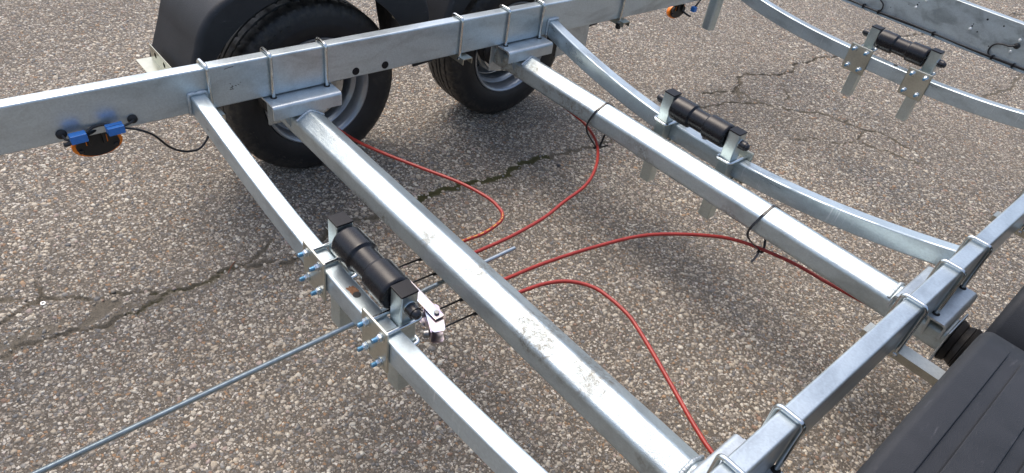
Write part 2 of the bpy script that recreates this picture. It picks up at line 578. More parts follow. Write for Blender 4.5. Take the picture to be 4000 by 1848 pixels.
# ------------------------------------------------------------------ the ground: one sheet, fine near the trailer
CR = {   # crack centre lines on the ground (x, y), half width, depth, sandy halo, moss
 'main': ([(0.14, -1.3), (0.14, -0.89), (0.141, -0.802), (0.158, -0.713), (0.171, -0.639), (0.167, -0.577), (0.135, -0.523), (0.144, -0.449),
           (0.141, -0.373), (0.127, -0.295), (0.187, -0.163), (0.199, -0.099), (0.094, 0.047), (0.146, 0.19), (0.135, 0.342), (0.121, 0.44),
           (0.128, 0.55), (0.165, 0.717), (0.131, 0.837), (0.137, 0.942), (0.187, 1.219), (0.181, 1.338), (0.23, 1.60), (0.19, 1.80), (0.185, 1.948),
           (0.212, 2.029), (0.212, 2.11), (0.303, 2.295), (0.357, 2.322), (0.449, 2.4), (0.497, 2.47), (0.552, 2.528), (0.641, 2.523), (0.8, 2.62), (0.98, 2.60)], 0.0050, 0.0105),
 'upper': ([(0.02, -1.3), (0.032, -0.867), (0.009, -0.835), (-0.009, -0.765), (0.025, -0.711), (0.063, -0.637), (0.077, -0.562), (0.12, -0.518)], 0.0042, 0.010),
 'right': ([(0.094, 2.089), (0.131, 2.225), (0.172, 2.252), (0.078, 2.453), (0.065, 2.541), (0.127, 2.625), (0.162, 2.752), (0.162, 2.84),
            (0.11, 2.941), (0.147, 3.024), (0.14, 3.161), (0.175, 3.3), (0.216, 3.495), (0.19, 3.9), (0.26, 4.4)], 0.0052, 0.014),
 'link': ([(0.172, 2.252), (0.19, 2.30), (0.303, 2.295)], 0.006, 0.006),
 'hair': ([(-0.10, -0.95), (-0.06, -0.83), (0.009, -0.80)], 0.004, 0.006),
 'branch': ([(0.641, 2.523), (0.652, 2.587), (0.734, 2.545), (0.771, 2.422), (0.82, 2.424), (0.895, 2.474), (1.038, 2.509)], 0.0042, 0.010),
 'branch2': ([(0.612, 2.121), (0.653, 2.229), (0.744, 2.311), (0.771, 2.422)], 0.0038, 0.009),
 'branch3': ([(0.11, 2.401), (0.182, 2.266), (0.245, 2.204), (0.278, 2.212)], 0.0040, 0.009),
 'branch4': ([(0.233, 2.621), (0.324, 2.522), (0.358, 2.435)], 0.0038, 0.009),
 'branch5': ([(0.862, 3.924), (1.014, 3.816)], 0.0045, 0.009),
 'branch6': ([(0.325, 5.625), (0.456, 5.691), (0.559, 6.101)], 0.008, 0.009),
 'branch7': ([(-0.005, -0.79), (-0.053, -0.754), (-0.098, -0.749)], 0.0038, 0.010),
 'branch8': ([(0.141, -0.30), (0.121, -0.226), (0.093, -0.18), (0.067, -0.151)], 0.0040, 0.008),
 'far': ([(0.9, 3.6), (0.95, 4.0), (0.88, 4.5), (0.96, 5.0)], 0.006, 0.006),
}
def densify(pts, step=0.009, jit=0.011):
    out = []
    for (x0, y0), (x1, y1) in zip(pts, pts[1:]):
        L = math.hypot(x1 - x0, y1 - y0); k = max(1, int(L / step))
        for i in range(k):
            t = i / k
            x, y = x0 + (x1 - x0) * t, y0 + (y1 - y0) * t
            j = mnoise.noise(Vector((x * 22, y * 22, 3.1))) * jit * 2 + mnoise.noise(Vector((x * 70, y * 70, 9.1))) * jit
            nx, ny = -(y1 - y0) / L, (x1 - x0) / L
            out.append((x + nx * j, y + ny * j))
    out.append(pts[-1])
    return np.array(out)
CRP = {k: (densify(v[0]), v[1], v[2]) for k, v in CR.items()}

def crack_dist(X, Y):
    """smallest distance-to-halfwidth figures for arrays of points"""
    depth = np.zeros_like(X); dirt = np.zeros_like(X); dmin = np.full_like(X, 9.0)
    for k, (P, w, dp) in CRP.items():
        lo, hi = P.min(0) - 0.15, P.max(0) + 0.15
        idx = np.nonzero((X > lo[0]) & (X < hi[0]) & (Y > lo[1]) & (Y < hi[1]))[0]
        for s in range(0, len(idx), 20000):
            ii = idx[s:s + 20000]
            d = np.sqrt(((X[ii, None] - P[None, :, 0]) ** 2 + (Y[ii, None] - P[None, :, 1]) ** 2)).min(1)
            ww = w * (0.65 + 0.7 * np.sin(Y[ii] * 31 + X[ii] * 17) ** 2)
            depth[ii] = np.maximum(depth[ii], dp * np.exp(-(d / ww) ** 4))
            dirt[ii] = np.maximum(dirt[ii], np.exp(-(d / (ww * 1.7)) ** 2))
            dmin[ii] = np.minimum(dmin[ii], d)
            if k == 'main':
                hw_ = 0.5 + 0.5 * np.sin(X[ii] * 43 + Y[ii] * 19 + 2.0 * np.sin(Y[ii] * 29))
                dirt[ii] = np.maximum(dirt[ii], 0.62 * hw_ * np.exp(-(d / 0.026) ** 2) * (Y[ii] < 0.5))
    # the sand-filled hollow between the two cracks
    s = np.exp(-(((X - 0.115) / 0.05) ** 2 + ((Y + 0.66) / 0.13) ** 2) ** 1.5)
    s2 = np.exp(-(((X - 0.115) / 0.045) ** 2 + ((Y + 0.87) / 0.12) ** 2) ** 1.5)
    s3 = np.exp(-(((X - 0.20) / 0.05) ** 2 + ((Y + 0.20) / 0.10) ** 2) ** 1.5) * 0.6
    s4 = np.exp(-(((X - 0.13) / 0.05) ** 2 + ((Y - 2.19) / 0.10) ** 2) ** 1.5) * 0.8
    wob = 0.5 + 0.22 * np.sin(X * 61 + 2.0 * np.sin(Y * 37)) + 0.22 * np.sin(Y * 53 + 2.2 * np.sin(X * 47)) + 0.12 * np.sin(X * 170 + Y * 140)
    fill = np.maximum(np.maximum(s, s2), np.maximum(s3, s4)) * np.clip(wob * 1.25, 0.15, 1)
    dirt = np.maximum(dirt, fill * 0.72); depth = np.maximum(depth, fill * 0.0035)
    return depth, dirt, dmin

def graded(a, b, step, far):
    v = list(np.arange(a, b + step * 0.5, step)); g = step
    lo, hi = v[0], v[-1]
    while hi < far:
        g *= 1.45; hi += g; v.append(hi)
    g = step
    while lo > -far:
        g *= 1.45; lo -= g; v.insert(0, lo)
    return np.array(v)
def grid_axis(fine0, fine1, step, a0, a1, step2, far=150.0):
    v = graded(a0, a1, step2, far)
    return np.concatenate([v[v < fine0 - step2 * 0.5], np.arange(fine0, fine1, step), v[v > fine1 + step2 * 0.3]])
gx = grid_axis(-0.14, 1.06, 0.0045, -2.5, 2.3, 0.018)
gy = grid_axis(-1.15, 3.3, 0.0050, -1.3, 5.2, 0.018)
GX, GY = np.meshgrid(gx, gy)
X, Y = GX.ravel(), GY.ravel()
depth, dirt, dmin = crack_dist(X, Y)
und = 0.0022 * np.sin(X * 5.1 + 1.3 * np.sin(Y * 2.3)) + 0.0018 * np.sin(Y * 6.7 + X * 2.1) + rng.normal(0, 0.0005, X.shape)
inner = (np.abs(X) < 8) & (np.abs(Y) < 9)
Zg = np.where(inner, und, 0.0) - depth - 0.004
me = bpy.data.meshes.new("asphalt_ground")
nx, ny = len(gx), len(gy)
co = np.stack([X, Y, Zg], 1).astype(np.float32)
me.vertices.add(len(X)); me.vertices.foreach_set("co", co.ravel())
i0 = (np.arange(ny - 1)[:, None] * nx + np.arange(nx - 1)[None, :]).ravel()
quads = np.stack([i0, i0 + 1, i0 + nx + 1, i0 + nx], 1).astype(np.int32)
me.loops.add(quads.size); me.loops.foreach_set("vertex_index", quads.ravel())
me.polygons.add(len(quads)); me.polygons.foreach_set("loop_start", np.arange(0, quads.size, 4, dtype=np.int32))
me.update(calc_edges=True)
a = me.attributes.new("dirt", 'FLOAT', 'POINT'); a.data.foreach_set("value", dirt.astype(np.float32))
mossv = np.exp(-(dmin / 0.017) ** 2) * (((Y > 0.25) & (Y < 0.98) & (X < 0.3)) * 1.0 + ((Y > -0.62) & (Y < -0.30) & (X > 0.1)) * 0.55 + ((Y > -0.1) & (Y < 0.25)) * 0.5)
a = me.attributes.new("moss", 'FLOAT', 'POINT'); a.data.foreach_set("value", mossv.astype(np.float32))
me.shade_smooth()
me.materials.append(MAT['ground'])
g = bpy.data.objects.new("asphalt_ground", me); scene.collection.objects.link(g)
g['kind'] = 'structure'; g['label'] = "weathered brown grey asphalt car park with worn exposed stones and cracks"

# exposed stones of the asphalt: low flat-topped chips, real relief
def in_view(x, y, pad=0.35):
    poly = [(-2.086, -0.419), (0.325, 6.226), (1.951, 1.065), (0.493, -0.965)]
    cx = sum(p[0] for p in poly) / 4; cy = sum(p[1] for p in poly) / 4
    ok = np.ones_like(x, bool)
    for (x0, y0), (x1, y1) in zip(poly, poly[1:] + poly[:1]):
        nx_, ny_ = (y1 - y0), -(x1 - x0)
        L = math.hypot(nx_, ny_); nx_, ny_ = nx_ / L, ny_ / L
        if (cx - x0) * nx_ + (cy - y0) * ny_ < 0:
            nx_, ny_ = -nx_, -ny_
        ok &= ((x - x0) * nx_ + (y - y0) * ny_) > -pad
    return ok
def scatter(cell, sides):
    gx_ = np.arange(-2.5, 2.4, cell); gy_ = np.arange(-1.3, 6.6, cell)
    A, B = np.meshgrid(gx_, gy_)
    x = A.ravel() + rng.uniform(-0.42, 0.42, A.size) * cell
    y = B.ravel() + rng.uniform(-0.42, 0.42, A.size) * cell
    return x, y
def build_stones(name, near):
    x, y = scatter(0.0127 if near else 0.0155, 7)
    dcam = np.hypot(x - 1.709, y + 0.822)
    lim = 3.1
    keep = in_view(x, y) & ((dcam < lim) if near else (dcam >= lim)) & (rng.random(x.size) < (0.80 if near else 0.82))
    x, y = x[keep], y[keep]
    dp, dr, _ = crack_dist(x, y)
    keep = rng.random(x.size) > np.clip((dr - 0.16) * 2.1, 0, 0.985)
    x, y, dp = x[keep], y[keep], dp[keep]
    N = x.size
    S = 6 if near else 5
    size = np.exp(rng.normal(math.log(0.0051), 0.36, N)).clip(0.0022, 0.0105)
    if not near:
        size *= 1.15
    asp = rng.uniform(0.50, 1.0, N)
    rot = rng.uniform(0, 6.283, N)
    hgt = 0.0006 + size * rng.uniform(0.06, 0.26, N)
    patch = 0.5 + 0.25 * np.sin(x * 3.1 + 1.7 * np.sin(y * 2.3)) + 0.25 * np.sin(y * 4.3 + 2.1 * np.sin(x * 3.7))
    size *= 0.86 + 0.26 * patch
    und_ = 0.0022 * np.sin(x * 5.1 + 1.3 * np.sin(y * 2.3)) + 0.0018 * np.sin(y * 6.7 + x * 2.1) - 0.004
    ang = (np.arange(S)[None, :] + rng.uniform(-0.32, 0.32, (N, S))) / S * 2 * math.pi
    rr = size[:, None] * rng.uniform(0.62, 1.22, (N, S))
    lx = np.cos(ang) * rr; ly = np.sin(ang) * rr * asp[:, None]
    c, s = np.cos(rot)[:, None], np.sin(rot)[:, None]
    px = lx * c - ly * s; py = lx * s + ly * c
    tilt = rng.normal(0, 0.10, (N, 2))
    verts = np.zeros((N, 2 * S, 3), np.float32)
    verts[:, :S, 0] = x[:, None] + px; verts[:, :S, 1] = y[:, None] + py
    verts[:, :S, 2] = und_[:, None] - 0.0016
    k = rng.uniform(0.70, 0.92, (N, 1))
    tx, ty = px * k, py * k
    verts[:, S:, 0] = x[:, None] + tx; verts[:, S:, 1] = y[:, None] + ty
    verts[:, S:, 2] = (und_ + hgt)[:, None] + tx * tilt[:, :1] + ty * tilt[:, 1:] + rng.normal(0, 0.00025, (N, S))
    # faces: S side quads + one top polygon
    base = (np.arange(N) * 2 * S)[:, None]
    sides = []
    for i in range(S):
        j = (i + 1) % S
        sides.append(np.stack([base[:, 0] + i, base[:, 0] + j, base[:, 0] + S + j, base[:, 0] + S + i], 1))
    sides = np.stack(sides, 1)                      # N,S,4
    top = base + S + np.arange(S)[None, :]          # N,S
    loops = np.concatenate([sides.reshape(N, -1), top], 1).astype(np.int32).ravel()
    starts = np.concatenate([np.arange(S) * 4, [4 * S]])
    ls = ((np.arange(N) * (5 * S))[:, None] + starts[None, :]).astype(np.int32).ravel()
    me = bpy.data.meshes.new(name)
    me.vertices.add(N * 2 * S); me.vertices.foreach_set("co", verts.ravel())
    me.loops.add(loops.size); me.loops.foreach_set("vertex_index", loops)
    me.polygons.add(ls.size); me.polygons.foreach_set("loop_start", ls)
    me.update(calc_edges=True)
    pal = np.array([(0.60, 0.56, 0.48), (0.51, 0.455, 0.37), (0.43, 0.365, 0.28), (0.33, 0.285, 0.23), (0.24, 0.205, 0.165),
                    (0.23, 0.22, 0.205), (0.14, 0.14, 0.14), (0.36, 0.23, 0.125), (0.25, 0.15, 0.095), (0.37, 0.29, 0.255)])
    pr = np.array([0.10, 0.20, 0.17, 0.13, 0.12, 0.10, 0.06, 0.035, 0.022, 0.04]); pr /= pr.sum()
    col = pal[rng.choice(len(pal), N, p=pr)] * rng.normal(1.0, 0.11, (N, 1)).clip(0.6, 1.3)
    col = (col * 0.86 + 0.042) * np.array([0.945, 0.94, 0.905]) * (0.90 + 0.16 * patch[:, None])
    col = np.concatenate([np.clip(col, 0.02, 0.7), np.ones((N, 1))], 1)
    full = np.repeat(col[:, None, :], 2 * S, 1).astype(np.float32)
    ca = me.color_attributes.new("tint", 'FLOAT_COLOR', 'POINT')
    ca.data.foreach_set("color", full.ravel())
    me.materials.append(MAT['stone'])
    o = bpy.data.objects.new(name, me); scene.collection.objects.link(o)
    o['kind'] = 'stuff'; o['category'] = 'gravel'
    return o, N
so, n1 = build_stones("exposed_stones", True)
so['label'] = "pale worn stones set in the asphalt in front and beneath the trailer"
so2, n2 = build_stones("exposed_stones", False)
so2['label'] = "pale worn stones set in the farther asphalt behind the trailer"
print("stones", n1, n2)

# ------------------------------------------------------------------ the trailer
L = 1.536            # clear width between the rails
W = 0.039; H = 0.12  # rail section
D = 0.872            # axle spacing
root = bpy.data.objects.new("boat_trailer", None)
scene.collection.objects.link(root)
root.empty_display_size = 0.3
root.location = (L / 2, 0.436, 0)
POS["boat_trailer"] = Vector((L / 2, 0.436, -ZO))
root['label'] = "galvanised twin axle boat trailer frame with black keel rollers and mudguards"
root['category'] = "boat trailer"
T = root

def mx(p, right):
    return (L - p[0], p[1], p[2]) if right else tuple(p)

# rails --------------------------------------------------------------
def rail(right):
    bm = bmesh.new()
    x = -W / 2
    path = [mx((x, y, -H / 2), right) for y in np.linspace(-1.9, 3.0, 40)]
    sweep(bm, path, rrect(W, H, 0.0055, 4), ref=(1, 0, 0))
    me = finish(bm, "side_rail", MAT['rail'], 30)
    return link("side_rail", me, T)
rails = [rail(False), rail(True)]

# curved crossbeams ------------------------------------------------------
BW, BH = 0.041, 0.057
f1 = lambda x: -0.1429 + 0.1618 * (x - L / 2) ** 2 - 0.0538 * (x - L / 2) ** 4
f2 = lambda x: -0.1687 + 0.1819 * (x - L / 2) ** 2 - 0.0076 * (x - L / 2) ** 4
f3 = lambda x: -0.0965 + 0.075 * (x - L / 2) ** 2 + 0.10 * (x - L / 2) ** 4
def weld_mesh(pts, r=0.0055, seed=0):
    bm = bmesh.new()
    P = spline(pts, 10)
    sec = circ(1.0, 7)
    rings = []
    for i, p in enumerate(P):
        t = (P[min(i + 1, len(P) - 1)] - P[max(i - 1, 0)]).normalized()
        a = Vector((0, 0, 1)) if abs(t.z) < 0.8 else Vector((1, 0, 0))
        s = t.cross(a).normalized(); u = s.cross(t)
        rr = r * (1 + 0.28 * mnoise.noise(p * 260 + Vector((seed, 0, 0)))) * (0.55 if i in (0, len(P) - 1) else 1)
        rings.append([bm.verts.new(p + s * a_ * rr + u * b_ * rr) for a_, b_ in sec])
    for a_, b_ in zip(rings, rings[1:]):
        for k in range(7):
            bm.faces.new((a_[k], a_[(k + 1) % 7], b_[(k + 1) % 7], b_[k]))
    bm.faces.new(rings[0][::-1]); bm.faces.new(rings[-1])
    return finish(bm, "weld_seam", MAT['weld'], 70)
beams = []
for y, f in ((-0.3037, f1), (0.996, f2), (2.12, f3)):
    bm = bmesh.new()
    path = [(x, y + BW / 2, f(x) - BH / 2) for x in np.linspace(-0.002, L + 0.002, 49)]
    sweep(bm, path, rrect(BW, BH, 0.0050, 3), ref=(0, 1, 0))
    b = link("crossbeam", finish(bm, "crossbeam", MAT['beam'], 30), T)
    beams.append(b)
    for right in (False, True):
        zt = f(0)
        pts = [(0.003, y - 0.003, zt - BH), (0.003, y - 0.003, zt - 0.02), (0.003, y - 0.002, zt + 0.002), (0.003, y + BW / 2, zt + 0.003), (0.003, y + BW + 0.002, zt + 0.002), (0.003, y + BW + 0.003, zt - 0.02)]
        link("weld_seam", weld_mesh([mx(p, right) for p in pts], 0.0055, y), b)
# drain holes in the crossbeams (with a rust run round the first)
def disc(c, r, mat, name, parent, n=18, normal=(0, 0, 1), th=0.0012, ax=1.0):
    bm = bmesh.new()
    nrm = Vector(normal).normalized()
    add_cyl(bm, Vector(c) - nrm * th, Vector(c) + nrm * th, r, r, n)
    return link(name, finish(bm, name, mat, 40), parent)
bm = bmesh.new()     # thin irregular rust patch
c = Vector((0.793, -0.2835, f1(0.793) + 0.0006)); ring = []
for i in range(28):
    a = 2 * math.pi * i / 28
    r = 0.012 * (1 + 0.55 * mnoise.noise(Vector((math.cos(a) * 2.2, math.sin(a) * 2.2, 5))))
    ring.append(bm.verts.new(c + Vector((r * math.cos(a) * 1.35 - 0.006, r * math.sin(a) * 0.8, 0))))
bm.faces.new(ring)
link("rust_stain", finish(bm, "rust_stain", MAT['rust']), beams[0])
disc((0.800, -0.2835, f1(0.80)), 0.0085, MAT['holedark'], "drain_hole", beams[0])
disc((0.745, 1.022, f2(0.745)), 0.0085, MAT['holedark'], "drain_hole", beams[1])
disc((0.845, 2.142, f3(0.845)), 0.0085, MAT['holedark'], "drain_hole", beams[2])

# axles ------------------------------------------------------------------
HX = 0.0507; AZ = -0.1581 - HX     # hexagon circumradius, centre height
def hexsec(R, r=0.016, seg=5):
    pts = []
    for k in range(6):
        a = math.radians(90 + 60 * k)
        v = Vector((math.cos(a), math.sin(a))) * R
        cdist = r / math.cos(math.radians(30))
        c_ = v.normalized() * (R - cdist)
        for s in range(seg + 1):
            b = a + math.radians(-30 + 60 * s / seg)
            pts.append((c_.x + r * math.cos(b), c_.y + r * math.sin(b)))
    return pts
axles = []
for ya in (0.002, 0.002 + D):
    bm = bmesh.new()
    sec = hexsec(HX + 0.0022)
    path = [(x, ya, AZ) for x in np.linspace(-0.088, L + 0.088, 30)]
    sweep(bm, path, sec, ref=(0, 1, 0))
    ax = link("axle_beam", finish(bm, "axle_beam", MAT['axle'], 30), T)
    axles.append(ax)
    for right in (False, True):
        # folded saddle under the rail
        prof = []      # (x, z) outline, left side version
        th = 0.005
        xi, xo = (0.046 if right else 0.060), -0.084
        zt = -0.1225
        outer = fillet([(xo, 0, zt - 0.040), (xo, 0, zt), (xi, 0, zt), (xi, 0, zt - 0.042)], 0.012, 5)
        inn = fillet([(xo + th, 0, zt - 0.040), (xo + th, 0, zt - th), (xi - th, 0, zt - th), (xi - th, 0, zt - 0.042)], 0.008, 5)
        poly = [Vector(p) for p in outer] + [Vector(p) for p in inn[::-1]]
        bm = bmesh.new()
        prism(bm, [mx((p.x, ya - 0.108, p.z), right) for p in poly], (0, 0.200 if right else 0.213, 0))
        bevel_all(bm, 0.0012, 2, 50)
        sd = link("axle_saddle", finish(bm, "axle_saddle", MAT['saddle'], 40), ax)
        # hanger plates: trapezoids either side of the rail
        for xh in (-0.045, 0.022):
            bm = bmesh.new()
            pl_ = [(xh, ya - 0.100, zt - 0.006), (xh, ya + 0.100, zt - 0.006), (xh, ya + 0.075, zt - 0.035), (xh, ya + 0.030, -0.252), (xh, ya - 0.030, -0.252), (xh, ya - 0.075, zt - 0.035)]
            prism(bm, [mx(p, right) for p in pl_], (0.006 if not right else -0.006, 0, 0))
            bevel_all(bm, 0.0015, 2, 30)
            link("hanger_plate", finish(bm, "hanger_plate", MAT['saddle'], 40), ax)
        # weld bead where the tube meets the saddle
        wx = 0.066
        pts = []
        for a, k_ in ((-58, 0.985), (-44, 0.90), (-30, 0.875), (-14, 0.90), (0, 0.965), (14, 0.90), (30, 0.875), (44, 0.90), (58, 0.985)):
            rr = (HX + 0.0012) * k_ + 0.0012
            pts.append((wx - 0.004, ya + rr * math.sin(math.radians(a)), AZ + rr * math.cos(math.radians(a))))
        link("weld_seam", weld_mesh([mx(p, right) for p in pts], 0.0048, ya + 3), ax)
        # end plate, rubber-sprung stub and trailing arm
        bm = bmesh.new()
        add_box(bm, mx((-0.0915, ya, AZ - 0.008), right), (0.006, 0.122, 0.108), 0.004)
        link("end_plate", finish(bm, "end_plate", MAT['saddle'], 40), ax)
        bm = bmesh.new()
        for k in range(5):
            x0 = -0.0955 - k * 0.0165
            add_cyl(bm, mx((x0, ya, AZ - 0.006), right), mx((x0 - 0.0165, ya, AZ - 0.006), right), 0.058 if k % 2 == 0 else 0.050, 0.054 if k % 2 == 0 else 0.056, 24, True, 0.002)
        link("rubber_boot", finish(bm, "rubber_boot", MAT['boot'], 40), ax)
        bm = bmesh.new()
        add_box(bm, mx((-0.203, ya + 0.085, AZ - 0.030), right), (0.024, 0.20, 0.055), 0.006, Matrix.Rotation(math.radians(-17), 4, 'X'))
        link("trailing_arm", finish(bm, "trailing_arm", MAT['boot'], 40), ax)

# wheels -------------------------------------------------------------------
def tyre_mesh():
    R, hw = 0.303, 0.094
    # axial coordinate a: +hw is the side towards the frame (inboard)
    side = [(hw - 0.020, 0.180), (hw - 0.004, 0.187), (hw + 0.002, 0.196), (hw + 0.007, 0.215), (hw + 0.0095, 0.236), (hw + 0.0090, 0.238), (hw + 0.0075, 0.258), (hw + 0.003, 0.277), (hw - 0.003, 0.289)]
    tread = []
    xs = [hw - 0.009, hw - 0.018, 0.050, 0.047, 0.043, 0.040, 0.016, 0.013, 0.009, 0.006, -0.006, -0.009, -0.013, -0.016, -0.040, -0.043, -0.047, -0.050, -hw + 0.018, -hw + 0.009]
    groove = {0.047, 0.043, 0.013, 0.009, -0.009, -0.013, -0.043, -0.047}
    for x in xs:
        crown = R - 0.0035 * (x / hw) ** 2 - (0.004 if abs(x) > hw - 0.015 else 0)
        tread.append((x, crown, x in groove))
    prof = [(a, r, 0, 0) for a, r in side] + [(a, r - (0.007 if g_ else 0), 2 if g_ else 1, 0) for a, r, g_ in tread] + [(-a, r, 0, 0) for a, r in side[::-1]]
    n = 264
    bm = bmesh.new()
    tl = bm.verts.layers.float.new("tread")
    rings = []
    for a, r, k, _ in prof:
        ring = []
        for i in range(n):
            rr, aa = r, a
            t = 2 * math.pi * i / n
            if k == 1:
                ph = (i + int(abs(a) * 240)) % (6 if abs(a) > 0.055 else 11)
                if ph == 0 and abs(a) > 0.012:
                    rr -= 0.0055
            if k == 0 and 0.270 < r < 0.292 and i % 6 < 1:
                rr -= 0.004; aa *= 0.985
            v = bm.verts.new((aa, rr * math.cos(t), rr * math.sin(t)))
            v[tl] = 1.0 if k else (0.7 if r > 0.275 else 0.0)
            ring.append(v)
        rings.append(ring)
    for a, b in zip(rings, rings[1:]):
        for i in range(n):
            bm.faces.new((a[i], a[(i + 1) % n], b[(i + 1) % n], b[i]))
    # low moulded ribs and figures on the inboard wall (worn, unreadable)
    for k in range(34):
        if k % 17 > 10:
            continue
        a0 = math.radians(k * 5.2)
        for r_, h_ in ((0.262, 0.010), (0.252, 0.002 if k % 3 else 0.010)):
            c_ = Vector((hw + 0.0068 if r_ > 0.255 else hw + 0.0082, r_ * math.cos(a0), r_ * math.sin(a0)))
            add_box(bm, c_, (0.0022, 0.0028 + 0.002 * (k % 2), h_), 0, Matrix.Rotation(a0 + (0.5 if k % 4 == 1 else 0), 4, 'X'))
    for v in bm.verts:
        if v[tl] == 0.0 and v.co.x > hw + 0.0075 and abs(math.hypot(v.co.y, v.co.z) - 0.255) < 0.012 and len(v.link_edges) == 3:
            v[tl] = 0.6
    return finish(bm, "tyre", MAT['tyre'], 42)
TY = tyre_mesh()
def rim_mesh():
    bm = bmesh.new()
    prof = [(0.094, 0.181), (0.098, 0.186), (0.097, 0.1905), (0.092, 0.190), (0.088, 0.184), (0.080, 0.1775), (0.060, 0.1735), (0.046, 0.1715),
            (0.036, 0.160), (0.028, 0.1555), (-0.010, 0.1555), (-0.022, 0.160), (-0.040, 0.168), (-0.080, 0.171), (-0.092, 0.180), (-0.096, 0.189),
            (-0.099, 0.186), (-0.094, 0.176), (-0.070, 0.164)]
    lathe(bm, prof, 72)
    # wheel disc with a stamped hump
    prof2 = [(-0.012, 0.1553), (-0.020, 0.150), (-0.030, 0.135), (-0.034, 0.115), (-0.028, 0.098), (-0.020, 0.088), (-0.018, 0.060), (-0.018, 0.030)]
    lathe(bm, prof2, 72)
    return finish(bm, "rim", MAT['rim'], 40)
RIM = rim_mesh()
def drum_mesh():
    bm = bmesh.new()
    lathe(bm, [(0.046, 0.0), (0.046, 0.030), (0.060, 0.032), (0.060, 0.058), (0.050, 0.062), (0.044, 0.098), (0.050, 0.104), (0.052, 0.117), (0.044, 0.119), (0.030, 0.117), (0.028, 0.128), (-0.002, 0.128), (-0.006, 0.120), (-0.012, 0.05)], 60)
    for k in range(6):
        a = math.radians(60 * k + 20)
        c_ = Vector((0.050, 0.083 * math.cos(a), 0.083 * math.sin(a)))
        add_cyl(bm, c_ - Vector((0.006, 0, 0)), c_ + Vector((0.010, 0, 0)), 0.008, 0.008, 6)
    for k in range(12):
        a = math.radians(30 * k)
        c_ = Vector((0.050, 0.1105 * math.cos(a), 0.1105 * math.sin(a)))
        add_cyl(bm, c_, c_ + Vector((0.006, 0, 0)), 0.004, 0.004, 8)
    return finish(bm, "brake_drum", MAT['drum'], 40)
DRUM = drum_mesh()
def vent_mesh():
    bm = bmesh.new()
    c_ = Vector((-0.0275, 0.135, 0))
    add_cyl(bm, c_ - Vector((0.0045, 0, 0)), c_ + Vector((0.0025, 0, 0)), 0.011, 0.011, 16)
    return finish(bm, "vent_hole", MAT['holedark'], 40)
VENT = vent_mesh()
WX = -0.304; WZ = -0.268; WR = 0.303
for ya in (0.172, 0.172 + 0.862):
    for right in (False, True):
        loc = mx((WX, ya, WZ), right)
        w = bpy.data.objects.new("wheel", None); scene.collection.objects.link(w)
        w.parent = T; w.location = Vector(loc) - POS["boat_trailer"]; POS[w.name] = Vector(loc)
        w.empty_display_size = 0.1
        if right:
            w.rotation_euler = (0, 0, math.pi)
        for nm, me_ in (("tyre", TY), ("rim", RIM), ("brake_drum", DRUM)) + tuple(("vent_hole", VENT) for _ in range(8)):
            o = bpy.data.objects.new(nm, me_); scene.collection.objects.link(o); o.parent = w
            o.rotation_euler = (random.uniform(0, 6), 0, 0) if nm in ("tyre",) else (0, 0, 0)
            if nm == "vent_hole":
                vk = sum(1 for c2 in w.children if c2.name.startswith("vent_hole"))
                o.rotation_euler = (math.radians(45 * vk + 12), 0, 0)

